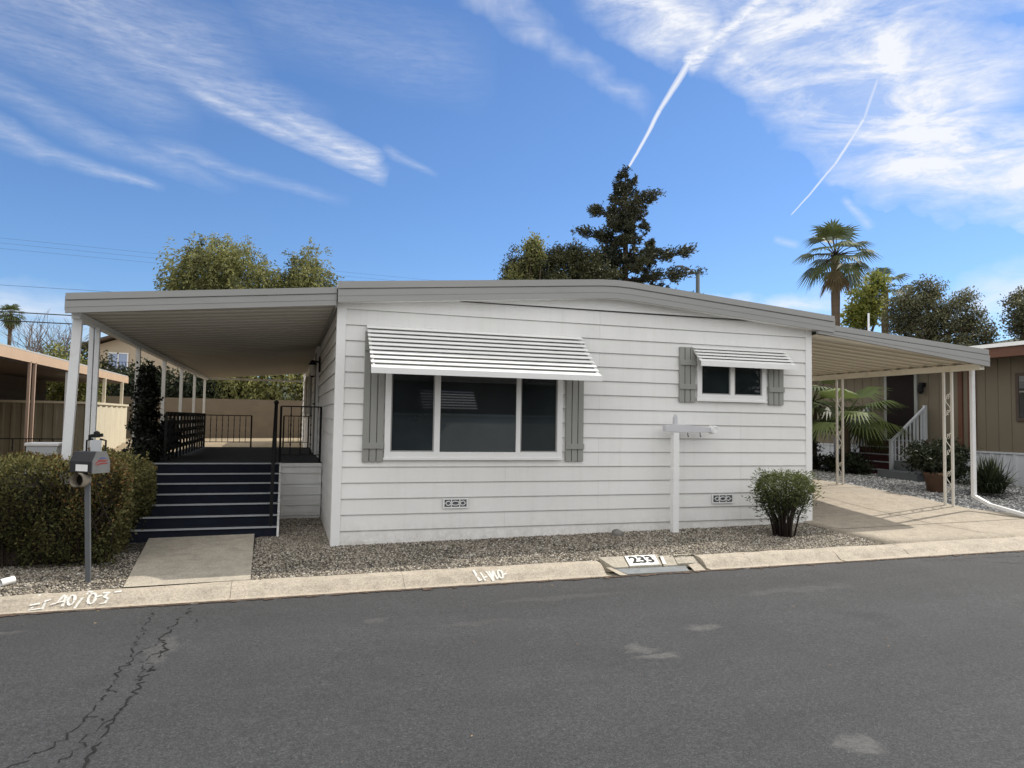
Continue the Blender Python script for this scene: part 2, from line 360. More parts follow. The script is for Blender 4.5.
def leaves(name, P, L, Wd, mat, parent=None, tint=None, axis=None, spread=1.0, fold=.25):
    """kite-shaped leaf cards at P, length L, width Wd; axis = mean pointing direction per leaf"""
    n = len(P); L = np.broadcast_to(L, n)[:, None]; Wd = np.broadcast_to(Wd, n)[:, None]
    d = rng.normal(size=(n, 3))
    if axis is not None: d = unit(d) * spread + np.asarray(axis)
    d = unit(d); s = unit(np.cross(d, rng.normal(size=(n, 3)))); nn = np.cross(d, s)
    v = np.empty((n, 4, 3)); v[:, 0] = P; v[:, 1] = P + d * L * .45 + s * Wd * .5 + nn * fold * Wd
    v[:, 2] = P + d * L; v[:, 3] = P + d * L * .45 - s * Wd * .5 + nn * fold * Wd
    f = np.arange(4 * n).reshape(n, 4)
    t = np.full(n, .5) if tint is None else np.asarray(tint)
    return np_mesh(name, v.reshape(-1, 3), f, mat, parent, np.repeat(t, 4))
def sph(n):
    return unit(rng.normal(size=(n, 3)))
def clumps(blobs, per, spread, nclump, shell=.55):
    """blob = (centre, radii, weight). returns leaf points, clump centres, tint per leaf"""
    P = []; T = []; CC = []; w = np.array([b[2] for b in blobs], float); w /= w.sum()
    for (c, r, _), wt in zip(blobs, w):
        k = max(1, int(nclump * wt)); u = sph(k); rad = (shell + (1 - shell) * rng.random(k)) * (1 + .12 * rng.normal(size=k))
        cc = np.array(c) + u * np.array(r) * rad[:, None]; CC.append(cc)
        n = k * per; p = np.repeat(cc, per, 0) + rng.normal(size=(n, 3)) * spread * np.array([1, 1, .75])
        base = rng.normal(.42, .18, k) + .20 * u[:, 2]
        T.append(np.repeat(base, per) + rng.normal(0, .13, n)); P.append(p)
    return np.vstack(P), np.vstack(CC), np.concatenate(T)
def limbs(mb, root, top, targets, r0, n=7, seed=1):
    rd = random.Random(seed); root = Vector(root); top = Vector(top)
    pts = [root.lerp(top, t) + Vector((rd.uniform(-1, 1), rd.uniform(-1, 1), 0)) * r0 * .6 * (0 < t < 1) for t in (0, .25, .5, .75, 1)]
    mb.tube(pts, [r0, r0 * .85, r0 * .7, r0 * .55, r0 * .3], n)
    for t in targets:
        t = Vector(t); f = rd.uniform(.45, .95); a = pts[0].lerp(pts[-1], f); m = a.lerp(t, .5) + Vector((rd.uniform(-1, 1), rd.uniform(-1, 1), rd.uniform(0, 1.2))) * (t - a).length * .12
        mb.tube([a, m, t], [r0 * .42 * (1.15 - f * .5), r0 * .25, r0 * .08], 5)
def tree(name, label, cat, base, trunk_top, r0, blobs, per, spread, nclump, leaf, mat, shell=.55, group=None, nl=14, bark='bark', axis=None):
    t = thing(name, label, cat, base, group)
    P, CC, T = clumps(blobs, per, spread, nclump, shell)
    leaves('crown', P, rng.uniform(.7, 1.3, len(P)) * leaf, leaf * .55, M[mat], t, T, axis)
    mb = MB(); idx = rng.choice(len(CC), min(nl, len(CC)), replace=False)
    limbs(mb, base, trunk_top, CC[idx], r0); mb.build('trunk', M[bark], t, True)
    return t

# ------------------------------------------------------------------ terrain
def base(X): return .02 + .0135 * min(25, max(-12, X))
def Ye(X): return -1.84 - .025 * min(13, max(-8, X))         # road edge
def Yb(X): return Ye(X) + 0.41 + .05 * min(0, max(X, -6) + .5)                                   # back of kerb
def tz(X, Y):
    b = base(X); yb = Yb(X)
    if Y < yb: return b - .05
    if Y < 0: f = -.05 * (Y / yb)
    else: f = 0
    l = interp(Y, [(0, 0), (8, 0), (9, .1), (16, .78), (30, .85), (60, 1.5), (200, 3)])
    r = interp(Y, [(-1.4, 0), (-.5, 0), (.5, .05), (1.5, .13), (3, .2), (6, .28), (16, .6), (60, 1.5), (200, 3)])
    w = min(1, max(0, (X - 6.9) / .3)); w = w * w * (3 - 2 * w)
    return b + f + lerp(l, r, w)
def sheet(name, xs, ys, zoff, mat, x_of=None, zf=tz, bumpy=0):
    mb = MB(); nx = len(xs); vs = []
    for y in ys:
        for x in xs:
            X, Y = x_of(x, y) if x_of else (x, y)
            vs.append((X, Y, zf(X, Y) + zoff + (random.uniform(-bumpy, bumpy) if bumpy else 0)))
    fs = [(j * nx + i, j * nx + i + 1, (j + 1) * nx + i + 1, (j + 1) * nx + i) for j in range(len(ys) - 1) for i in range(nx - 1)]
    return mb.add(vs, fs).build(name, mat, None, True)
def rg(a, b, n): return [a + (b - a) * i / (n - 1) for i in range(n)]

# big ground, road
g = MB(); g.add([(-900, -900, -.6), (900, -900, -.6), (900, 900, -.6), (-900, 900, -.6)], [(0, 1, 2, 3)])
struct(g.build('ground', M['dirt']))
def rz(X): return base(X) - .15
struct(sheet('road', rg(-60, 60, 61), rg(0, 1, 12), 0, M['asphalt'], lambda x, t: (x, lerp(-11.5, Ye(x) + .03, t)), lambda X, Y: rz(X) + .02 * math.sin(math.pi * (Y + 11.5) / 9.6)))
struct(sheet('yard', rg(-45, 50, 96), [-1.42, -1, -.5, 0, .5, 1, 1.5, 2, 2.6, 3, 4, 5, 6, 7, 8, 9, 10, 12, 14, 16, 20, 25, 30, 40, 60, 100, 200], -.03, M['dirt'], lambda x, y: (x, max(y, Yb(x)) if y < -1 else y)))
# the earth bank across the road behind the viewer
struct(sheet('opposite_yard', rg(-45, 45, 31), rg(-40, -11.4, 6), .03, M['gravel'], None, lambda X, Y: rz(X)))

# rolled kerb, in cast lengths with open joints
kb = MB()
def kerb_prof(X):
    y = Ye(X); z = base(X) - .05; kw = (Yb(X) - y) / .42
    low = min(1, max(0, (X - 6.9) / .5)); k = 1 - .55 * low
    return [(y - .02, z - .13), (y, z - .098), (y + .13 * kw, z - .085 * k - .012), (y + .20 * kw, z - .045 * k), (y + .27 * kw, z - .008 * k), (y + .33 * kw, z + .004 * k), (y + .42 * kw, z + .004), (y + .42 * kw, z - .2)]
joints = [-14, -11, -8.6, -5.6, -3.9, -1.05, .62, 2.86]
segs = list(zip(joints[:-1], joints[1:])) + [(4.13, 4.75), (4.75, 6.0), (6.0, 7.05), (7.05, 9.3), (9.3, 11.8), (11.8, 15), (15, 19), (19, 24)]
for a, b_ in segs:
    xs = rg(a + .002, b_ - .002, max(2, int((b_ - a) / .3) + 2)); prof = []
    for x in xs:
        pr = kerb_prof(x); prof.append([(x, q[0] + random.uniform(-.006, .006), q[1] + random.uniform(-.005, .004)) for q in pr])
    n = len(prof[0]); kb.add([v for p_ in prof for v in p_], [(i * n + k, i * n + k + 1, (i + 1) * n + k + 1, (i + 1) * n + k) for i in range(len(xs) - 1) for k in range(n - 1)] + [tuple(range(n)), tuple((len(xs) - 1) * n + k for k in range(n - 1, -1, -1))])
struct(kb.build('kerb', M['kerb']))
gd = MB(); x = -14.0
while x < 20:
    l = random.uniform(.03, .10); w_ = random.uniform(.004, .045) * (1.0 if random.random() < .8 else 1.8); yy = Ye(x) - .012
    gd.add([(x, yy - w_, rz(x) + .0075), (x + l, yy - w_ * random.uniform(.4, 1.3), rz(x) + .0075), (x + l, yy + .012, rz(x) + .012), (x, yy + .012, rz(x) + .012)], [(0, 1, 2, 3)]); x += l
struct(gd.build('gutter_dirt', M['litter']))

# gutter floor where the kerb is cut for the inlet
iz = base(3.5) - .05
g = MB(); g.box(2.865, 4.125, Ye(3.5) - .02, Yb(3.5) + .02, iz - .3, iz - .13); struct(g.build('gutter', M['slab']))
t = thing('kerb_inlet', 'concrete kerb inlet with steel cover plate and stencilled house number', 'kerb inlet', (3.5, Ye(3.5), iz - .1))
y0 = Ye(3.5)
def wedge(x0, x1, xt0, xt1, ya, yb_, za, zb, mat, nm):
    mb = MB(); mb.add([(x0, ya, za), (x1, ya, za), (xt1, yb_, zb), (xt0, yb_, zb), (x0, ya, za - .05), (x1, ya, za - .05), (xt1, yb_, za - .1), (xt0, yb_, za - .1)], [(0, 1, 2, 3), (4, 5, 1, 0), (5, 6, 2, 1), (7, 4, 0, 3)])
    return mb.build(nm, mat, t, bevel=.006)
SA, SB, SZA, SZB = y0 + .215, y0 + .44, iz - .050, iz + .024
wedge(2.99, 3.175, 2.90, 3.215, SA, SB, SZA, SZB, M['slab'], 'slab')
wedge(3.185, 3.60, 3.225, 3.66, SA, SB, SZA + .004, SZB + .004, M['slab'], 'slab')
wedge(3.62, 3.80, 3.68, 3.86, SA - .005, SB - .02, SZA - .006, SZB - .012, M['slab'], 'broken_slab')
wedge(3.82, 4.11, 3.875, 4.128, SA + .03, SB + .01, SZA + .002, SZB - .006, M['slab'], 'broken_slab')
plate = MB(); plate.add([(2.99, y0 + .205, iz - .066), (3.90, y0 + .205, iz - .070), (3.84, y0 + .02, iz - .088), (3.06, y0 + .015, iz - .086),
           (2.99, y0 + .205, iz - .12), (3.90, y0 + .205, iz - .12), (3.84, y0 + .02, iz - .12), (3.06, y0 + .015, iz - .12)], [(3, 2, 1, 0), (0, 1, 5, 4), (1, 2, 6, 5), (2, 3, 7, 6), (3, 0, 4, 7)])
plate.build('cover_plate', M['plate'], t)
MB().add([(2.90, y0 + .23, iz - .05), (2.955, y0 + .23, iz - .052), (3.05, y0 - .01, iz - .09), (2.96, y0 - .01, iz - .09)], [(3, 2, 1, 0)]).build('gutter_edge', M['kerb'], t)
MB().add([(3.94, y0 + .21, iz - .06), (4.10, y0 + .25, iz - .05), (4.05, y0 - .0, iz - .09), (3.90, y0 - .0, iz - .092)], [(3, 2, 1, 0)]).build('gutter_edge', M['kerb'], t)
def slope(x, f, o=.0): return (x, lerp(SA, SB, f), lerp(SZA, SZB, f) + .004 + o)
pn = MB(); pn.add([slope(3.19, .03, .003), slope(3.57, .03, .003), slope(3.62, .96, .003), slope(3.228, .96, .003)], [(0, 1, 2, 3)]); pn.add([slope(3.625, .1, -.003), slope(3.665, .06, -.003), slope(3.72, .9, -.009), slope(3.69, .9, -.009)], [(0, 1, 2, 3)])
pnl = pn.build('number_panel', M['number_white'], t)
def text_mesh(name, body, size, mat, parent, mtx):
    cu = bpy.data.curves.new(name, 'FONT'); cu.body = body; cu.size = size; cu.align_x = 'CENTER'; cu.align_y = 'CENTER'; cu.offset = size * .03; cu.space_character = 1.0
    ob = bpy.data.objects.new(name, cu); COL.objects.link(ob)
    dg = bpy.context.evaluated_depsgraph_get(); me = bpy.data.meshes.new_from_object(ob.evaluated_get(dg)); bpy.data.objects.remove(ob)
    off = root_loc(parent); me.transform(Matrix.Translation(-off) @ mtx); me.materials.clear(); me.materials.append(mat)
    return link(name, me, parent)
# the digits lie on the panel's top, read from the road
text_mesh('number', '233', .205, M['number_black'], pnl, Matrix.Translation(slope(3.405, .5, .0065)) @ Matrix.Rotation(math.atan2(SZB - SZA, SB - SA), 4, 'X'))

# sprayed survey marks on the kerb top
def kerb_point(X, f):
    pr = kerb_prof(X)[1:7]; L = [math.dist(q, r) for q, r in zip(pr[:-1], pr[1:])]; d = f * sum(L)
    for q, r, l in zip(pr[:-1], pr[1:], L):
        if d <= l: return Vector((X, lerp(q[0], r[0], d / l), lerp(q[1], r[1], d / l)))
        d -= l
    return Vector((X, pr[-1][0], pr[-1][1]))
def strokes(name, lab, x0, h, strk, xs=1.0, wdt=.018):
    mb = MB()
    for pl in strk:
        for (a, b_) in zip(pl[:-1], pl[1:]):
            p = []
            for (u, v) in (a, b_):
                X = x0 + u * xs; p.append(kerb_point(X, min(.97, max(.12, .30 + v * h))))
            d = (p[1] - p[0]).normalized(); nn = Vector((0, -.3, 1)).normalized(); s = nn.cross(d).normalized() * wdt * random.uniform(.4, .65); e = d * wdt * .3; p = [q + nn * .005 for q in p]
            mb.add([p[0] - s - e, p[1] - s + e, p[1] + s + e, p[0] + s - e], [(0, 1, 2, 3)])
    o = mb.build(name, M['spray']); o['kind'] = 'structure'; return o
def oval(cx, cy, rx, ry, n=12): return [(cx + rx * math.cos(2 * math.pi * k / n), cy + ry * math.sin(2 * math.pi * k / n)) for k in range(n + 1)]
ST1 = [[(.06, .95), (.03, .1), (0, .0), (.14, .05)], [(.0, .25), (.1, .3)], [(.17, .45), (.16, .0)], [(.16, .4), (.22, .5)], [(.25, .22), (.30, .26)],
       [(.37, .75), (.32, .3), (.40, .34)], [(.40, .65), (.39, .1)], oval(.48, .40, .04, .28),
       [(.66, 1.0), (.60, .4), (.55, -.1)], [(.66, 1.0), (.70, .85)], oval(.73, .42, .045, .30), [(.79, .5), (.84, .55)], [(.86, .7), (.92, .72), (.88, .45), (.93, .35), (.91, .12), (.85, .1)], [(1.0, .72), (1.07, .76)]]
strokes('kerb_marking', '', -2.72, .55, ST1, .66, .023)
ST2 = [[(0, .7), (.07, .05), (.12, .1)], [(.14, .5), (.19, .05)], [(.2, .2), (.24, .25)], [(.27, .55), (.36, .0), (.40, .5)], [(.36, .0), (.33, .55)], [(.42, .55), (.46, .1), (.52, .25)], oval(.56, .35, .05, .25), [(.62, .3), (.68, .35)]]
strokes('kerb_marking', '', 1.38, .55, ST2, .50, .022)

# path, gravel, driveway
struct(sheet('path', rg(0, 1, 8), rg(0, 1, 14), .012, M['path'], lambda s, t_: (lerp(lerp(-2.02, -2.16, t_), lerp(-.88, -.93, t_), s), lerp(Yb(-1.5) + .006, .74, t_)),
             lambda X, Y: base(X) - .05 + .0 + .115 * (Y + 1.4) / 2.1))
def in_bed(x, y): return not (-2.2 < x < -.86 and y < .8)
struct(sheet('gravel_bed', rg(-.9, 7.0, 60), rg(0, 1, 12), 0, M['gravel'], lambda x, t_: (x, lerp(Yb(x), .02, t_)), None or tz, .006))
struct(sheet('gravel_bed', rg(-.93, .02, 8), rg(.02, 2.7, 14), 0, M['gravel'], None, tz, .006))
struct(sheet('gravel_bed', rg(-9, -2.0, 50), rg(0, 1, 16), 0, M['gravel'], lambda x, t_: (min(x, lerp(-2.02, -2.16, t_)), lerp(Yb(x), 2.2, t_)), tz, .006))
def dzf(X, Y):
    k = min(1, max(0, (Y + 1.5) / .8)); return lerp(base(X) - .045, tz(X, Y), k)
def dx(s, y):
    xr = interp(y, [(-1.7, 14.5), (-1.0, 13.2), (-.55, 11.6), (-.1, 10.95), (.2, 10.72), (8, 10.72)]); return lerp(7.0, xr, s)
dys = [-9, -1.6, -1.3, -1.0, -.7, -.4, -.1, .2, .6, 1, 1.5, 2, 2.5, 3, 4, 5, 6, 8]
struct(sheet('driveway', [-.0002] + rg(0, 1, 20), dys, .022, M['concrete'], lambda s, y: (dx(s, max(y, -1.6)), max(y, Yb(dx(s, max(y, -1.6))) + .006 - (.001 if y < -5 else 0))), lambda X, Y: dzf(X, Y) - (.12 if Y < Yb(X) + .0055 or X < 6.9999 else 0)))
dj = MB()
def dstrip(a, b_, w):
    n = max(2, int(math.dist(a, b_) / .12)); d = Vector((b_[0] - a[0], b_[1] - a[1], 0)).normalized(); sd = Vector((-d.y, d.x, 0))
    for i in range(n):
        p0 = Vector((lerp(a[0], b_[0], i / n), lerp(a[1], b_[1], i / n), 0)); p1 = Vector((lerp(a[0], b_[0], (i + 1) / n), lerp(a[1], b_[1], (i + 1) / n), 0)); q = [p0 - sd * w / 2, p1 - sd * w / 2, p1 + sd * w / 2, p0 + sd * w / 2]
        dj.add([(v.x, v.y, dzf(v.x, v.y) + .029) for v in q], [(0, 1, 2, 3)])
dstrip((7.05, -.66), (12.0, -.62), .014); dstrip((8.9, -.62), (8.95, -1.45), .012); dstrip((7.05, 2.6), (10.65, 2.62), .014); dstrip((8.85, -.6), (8.8, 7.5), .012)
struct(dj.build('driveway_joint', M['litter']))
struct(sheet('white_gravel', rg(10.6, 17, 40), rg(-1.5, 9, 40), .006, M['wgravel'], lambda x, y: (max(x, dx(1, y) - .03) if y < 8 else x, y), lambda X, Y: dzf(X, Y), .008))
struct(sheet('white_gravel', rg(6.9, 10.7, 14), rg(7.9, 10, 8), .03, M['wgravel'], None, tz, .008))

def stones(name, mat, n, xr, yr, size, keep, zf, lab, cat):
    X = rng.uniform(*xr, n); Y = rng.uniform(*yr, n); k = np.array([keep(x, y) and random.random() < 1.15 + .75 * math.sin(x * 2.7 + 2 * math.sin(y * 3.1)) * math.sin(y * 4.3 + x) for x, y in zip(X, Y)]); X = X[k]; Y = Y[k]; n = len(X)
    Z = np.array([zf(x, y) for x, y in zip(X, Y)])
    o6 = np.array([(1, 0, 0), (0, 1, 0), (-1, 0, 0), (0, -1, 0), (0, 0, 1), (0, 0, -1)], float)
    s = rng.uniform(.5, 1.5, (n, 1, 1)) ** 1.3 * size * rng.uniform(.7, 1.15, (n, 1, 3)) * np.array([1, 1, .72])
    jit = 1 + rng.uniform(-.25, .25, (n, 6, 1)); v = o6[None] * s * jit
    a = rng.uniform(0, 6.28, n); ca, sa = np.cos(a)[:, None], np.sin(a)[:, None]
    vx = v[..., 0] * ca - v[..., 1] * sa; vy = v[..., 0] * sa + v[..., 1] * ca; tl = rng.normal(0, .5, (n, 1)); vz = v[..., 2] + vx * tl * .5
    V = np.stack([vx + X[:, None], vy + Y[:, None], vz + Z[:, None] + size * .25], -1)
    F8 = np.array([(0, 1, 4), (1, 2, 4), (2, 3, 4), (3, 0, 4), (1, 0, 5), (2, 1, 5), (3, 2, 5), (0, 3, 5)])
    F = (F8[None] + (np.arange(n) * 6)[:, None, None]).reshape(-1, 3)
    o = np_mesh(name, V.reshape(-1, 3), F, mat, None, np.repeat(rng.beta(1.2, 1.1, n), 6)); return stuff(o, lab, cat)
stones('gravel_stones', M['gstone'], 44000, (-.92, 7.05), (-1.75, .05), .0115, lambda x, y: y > Yb(x) - .01 and (x < 6.95 - .0 * y), tz, 'small grey and tan stones covering the bed along the white facade', 'gravel')
stones('gravel_stones', M['gstone'], 9000, (-.9, -.01), (.0, 2.6), .0115, lambda x, y: True, tz, 'small grey stones in the nook beside the navy steps', 'gravel')
stones('gravel_stones', M['gstone'], 22000, (-6.5, -2.02), (-1.5, .2), .0115, lambda x, y: y > Yb(x) - .005 and x < -2.04, tz, 'small grey and tan stones around the mailbox and hedge', 'gravel')
stones('white_gravel_stones', M['wstone'], 15000, (10.6, 15), (-1.2, 8), .022, lambda x, y: x > dx(1, y) + .0, dzf, 'coarse white stones between the driveway and the tan home', 'gravel')

n_ = 330; fx = rng.uniform(-6, 12, n_); fy = np.array([Ye(x) for x in fx]) - np.abs(rng.normal(0, .10, n_)) + .03; m_ = rng.random(n_) < .18; fy[m_] = rng.uniform(-5.5, -2.1, m_.sum())
fz = np.array([rz(x) + .02 * math.sin(math.pi * (y + 11.5) / 9.6) + .008 for x, y in zip(fx, fy)])
o = leaves('fallen_leaves', np.stack([fx, fy, fz], 1), rng.uniform(.015, .045, n_), .016, tinted('dry_leaf', [(0, (.05, .03, .02)), (.5, (.20, .11, .05)), (1, (.34, .25, .13))]), None, rng.random(n_), np.tile(np.array([[0, 0, .05]]), (n_, 1)), .2, .05)
# lay them flat
co = np.empty(len(o.data.vertices) * 3, np.float32); o.data.vertices.foreach_get('co', co); co = co.reshape(-1, 4, 3); co[:, :, 2] = fz[:, None] + np.abs(co[:, :, 2] - fz[:, None]) * .25; o.data.vertices.foreach_set('co', co.ravel())
stuff(o, 'dry brown leaves scattered along the gutter and the road', 'fallen leaves')

# cracks in the road
def crack(pts, w, seed):
    rd = random.Random(seed); P = []
    for (a, b_) in zip(pts[:-1], pts[1:]):
        n = max(2, int(math.dist(a, b_) / .035))
        for i in range(n): P.append((lerp(a[0], b_[0], i / n) + rd.gauss(0, .018), lerp(a[1], b_[1], i / n) + rd.gauss(0, .012)))
    mb = MB()
    for i, (a, b_) in enumerate(zip(P[:-1], P[1:])):
        if rd.random() < .12: continue
        d = Vector((b_[0] - a[0], b_[1] - a[1], 0)); 
        if d.length < 1e-5: continue
        d.normalize(); s = Vector((-d.y, d.x, 0)) * w * rd.uniform(.2, 1.0)
        A = Vector((a[0], a[1], 0)); B = Vector((b_[0], b_[1], 0)); q = [A - s * .5, B - s * .5, B + s * .5, A + s * .5]
        mb.add([(v.x, v.y, rz(v.x) + .02 * math.sin(math.pi * (v.y + 11.5) / 9.6) + .004) for v in q], [(0, 1, 2, 3)])
    return mb
CRACKS = [([(-1.36, -2.0), (-1.40, -2.3), (-1.46, -2.95), (-1.40, -3.2), (-1.42, -3.6), (-1.46, -4.38), (-1.49, -4.84), (-1.50, -5.2), (-1.46, -6.2)], .018),
          ([(-1.66, -2.05), (-1.64, -2.8), (-1.60, -3.5), (-1.63, -4.35), (-1.70, -4.75), (-1.92, -5.05)], .011), ([(-1.46, -2.95), (-1.60, -3.35)], .010), ([(-1.40, -3.2), (-1.50, -3.45), (-1.46, -3.9)], .010),
          ([(-1.33, -2.3), (-1.20, -2.65)], .007), ([(-1.62, -4.0), (-1.47, -4.1)], .008), ([(-1.63, -4.4), (-1.50, -4.5)], .012), ([(-1.46, -4.38), (-1.57, -4.7), (-1.62, -5.1)], .010),
          ([(6.9, -2.15), (7.4, -2.3), (7.9, -2.7), (8.8, -3.1)], .012), ([(7.5, -2.25), (8.6, -2.35), (10, -2.3)], .009)]
cm = MB()
for i, (p_, w) in enumerate(CRACKS):
    q = crack(p_, w, i + 3); cm.add(q.v, q.f)
struct(cm.build('road_crack', M['crack']))

# ------------------------------------------------------------------ the white mobile home
W = 7.13; LEN = 17.0; EXPO = .1977; Z0 = .2
home = thing('mobile_home', 'white lap-sided mobile home with grey fascia, striped window awnings and shutters', 'mobile home', (W / 2, 0, .1))
def siding(mb, a, b_, z_lines, ztop, zbot, n):
    """lapped boards between a and b (x,y), outward normal n"""
    A = Vector((a[0], a[1], 0)); B = Vector((b_[0], b_[1], 0)); n = Vector(n)
    zs = [zbot] + [z for z in z_lines if zbot + .03 < z < ztop - .02] + [ztop]
    prof = []
    for z_lo, z_hi in zip(zs[:-1], zs[1:]):
        first = z_lo == zbot
        if not first:
            prof += [n * -.004 + Vector((0, 0, z_lo - .009)), n * -.004 + Vector((0, 0, z_lo)), n * .017 + Vector((0, 0, z_lo + .001))]
            prof += [n * .018 + Vector((0, 0, z_lo + .006))]
        else: prof += [n * .016 + Vector((0, 0, z_lo))]
        prof += [n * .002 + Vector((0, 0, z_hi - .010))]
    mb.strip(prof, A, B)
ZL = [Z0 + EXPO * k for k in range(-1, 16)]
mb = MB(); siding(mb, (.085, 0), (W - .085, 0), ZL, 3.19, -.1, (0, -1, 0)); mb.build('wall', M['siding'], home)
mb = MB(); siding(mb, (0, LEN), (0, .085), ZL, 3.05, -.1, (-1, 0, 0)); mb.build('wall', M['siding'], home)
mb = MB(); siding(mb, (W, .085), (W, LEN), ZL, 3.05, -.1, (1, 0, 0)); mb.build('wall', M['siding'], home)
mb = MB(); siding(mb, (W, LEN), (0, LEN), ZL, 3.5, -.1, (0, 1, 0)); mb.build('wall', M['siding'], home)
for x0, sx in ((0, 1), (W, -1)):
    mb = MB(); mb.box(min(x0 - sx * .024, x0 + sx * .088), max(x0 - sx * .024, x0 + sx * .088), -.026, .0, -.1, 3.12)
    mb.box(min(x0 - sx * .024, x0), max(x0 - sx * .024, x0), .0005, .088, -.1, 3.12)
    mb.build('corner_trim', M['trim'], home, bevel=.004)
XL, XP, XR = -.03, 3.72, 7.43; ZLt, ZPt, ZRt = 3.272, 3.588, 3.30
def roofz(x): return interp(x, [(XL, ZLt), (XP, ZPt), (XR, ZRt)])
xsr = [XL, 1.0, 2.0, 3.0, 3.5, 3.72, 3.95, 4.5, 5.5, 6.5, XR]
def smoothz(x):
    return roofz(x) - (.012 * max(0, 1 - abs(x - XP) / .25))
def fascia_strip(mb, y0, y1, o0, o1, zf, xs):
    vs = []
    for x in xs: vs += [(x, y0, zf(x) + o0), (x, y0, zf(x) + o1), (x, y1, zf(x) + o1), (x, y1, zf(x) + o0)]
    fs = []
    for i in range(len(xs) - 1):
        for k in range(4): fs.append((i * 4 + k, i * 4 + (k + 1) % 4, i * 4 + 4 + (k + 1) % 4, i * 4 + 4 + k))
    fs += [(3, 2, 1, 0), tuple((len(xs) - 1) * 4 + k for k in range(4))]
    mb.add(vs, fs)
mb = MB(); fascia_strip(mb, -.205, -.165, -.085, 0, smoothz, xsr); fascia_strip(mb, -.182, -.165, -.100, -.085, smoothz, xsr); fascia_strip(mb, -.195, -.165, -.255, -.100, smoothz, xsr)
fascia_strip(mb, -.1995, -.195, -.178, -.170, smoothz, xsr); mb.build('fascia', M['fascia'], home)
mb = MB(); fascia_strip(mb, -.164, LEN + .2, -.05, -.01, smoothz, xsr); mb.build('roof', M['roofgrey'], home)
mb = MB(); fascia_strip(mb, -.163, LEN + .2, -.245, -.225, smoothz, xsr); mb.build('soffit', M['trim'], home)
# eave gutter on the right end
mb = MB(); mb.box(XR + .002, XR + .05, -.16, LEN, ZRt - .235, ZRt - .03); mb.build('eave_gutter', M['fascia'], home)
# flat gable panel
zt = 3.185
mb = MB(); mb.prism([(1.35, zt - .02), (6.2, zt - .005), (6.2, roofz(6.2) - .23), (XP, ZPt - .23), (1.35, roofz(1.35) - .23)], 'y', -.0225, -.004); mb.build('gable_panel', M['trim'], home)

def window(x0, x1, z0, z1, mull, fr, gl, casing=.0):
    mb = MB()
    mb.box(x0, x0 + fr, -.052, .01, z0, z1); mb.box(x1 - fr, x1, -.052, .01, z0, z1)
    mb.box(x0 + fr, x1 - fr, -.052, .01, z0, z0 + fr * 1.1); mb.box(x0 + fr, x1 - fr, -.052, .01, z1 - fr, z1)
    for m0, m1 in mull: mb.box(m0, m1, -.044, .01, z0 + fr * 1.1, z1 - fr)
    mb.box(x0 - .012, x1 + .012, -.064, -.0525, z0 - .022, z0 + .012)
    w = mb.build('window', M['trim'], home, bevel=.003)
    edges = [x0 + fr] + [e for m in mull for e in m] + [x1 - fr]
    for i in range(0, len(edges), 2):
        a, b_ = edges[i], edges[i + 1]
        s = MB(); d = .016
        for q in ((a, a + d, z0 + fr * 1.1, z1 - fr), (b_ - d, b_, z0 + fr * 1.1, z1 - fr), (a + d, b_ - d, z0 + fr * 1.1, z0 + fr * 1.1 + d)): s.box(q[0], q[1], -.036, .006, q[2], q[3])
        if gl[i // 2]: s.build('sash', M['fascia'], w)
        MB().box(a, b_, -.024, -.018, z0 + fr * 1.1, z1 - fr).build('pane', M['glass_screen'] if gl[i // 2] else M['glass'], w)
    return w
window(.600, 3.005, 1.10, 2.28, [(1.235, 1.310), (2.345, 2.405)], .075, [True, False, True])
window(5.110, 6.300, 1.955, 2.62, [(5.675, 5.745)], .075, [True, True])

def awning(x0, x1, ztop, zbot, dep, n, lip):
    mb = MB()
    for i in range(n):
        a, b_ = i / n, (i + 1) / n
        ya, yb_ = -.015 - dep * a, -.015 - dep * b_ - .012; za, zb = lerp(ztop, zbot, a) , lerp(ztop, zbot, b_)
        h = (za - zb)
        # each slat: nearly flat plate then a small down-turned nose
        w_ = dep / n; pts = [(ya, za - h * .04), (yb_, za - h * .60), (yb_, za - h * .74), (yb_ + w_ * .75, za - h * .62), (ya, za - h * .16)]
        mb.prism(pts, 'x', x0, x1)
    o = mb.build('window_awning', M['awning'], home)
    lp = MB(); lp.prism([(-.015 - dep - .012, zbot + .02), (-.015 - dep - .034, zbot + .015), (-.015 - dep - .034, zbot - lip), (-.015 - dep - .024, zbot - lip), (-.015 - dep - .024, zbot + .005)], 'x', x0 - .008, x1 + .008)
    lp.build('lip', M['trim'], o)
    for x in (x0 + .03, x1 - .03): MB().bar((x, -.02, ztop - .06), (x, -.02 - dep, zbot + .005), .02, .02).build('support_arm', M['awning'], o)
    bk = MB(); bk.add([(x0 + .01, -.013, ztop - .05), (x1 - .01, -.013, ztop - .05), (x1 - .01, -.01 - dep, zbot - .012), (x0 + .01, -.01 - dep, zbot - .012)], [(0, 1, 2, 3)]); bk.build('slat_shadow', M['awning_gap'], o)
awning(.345, 3.28, 2.775, 2.185, .66, 10, .055)
awning(5.03, 6.66, 2.735, 2.49, .24, 5, .06)

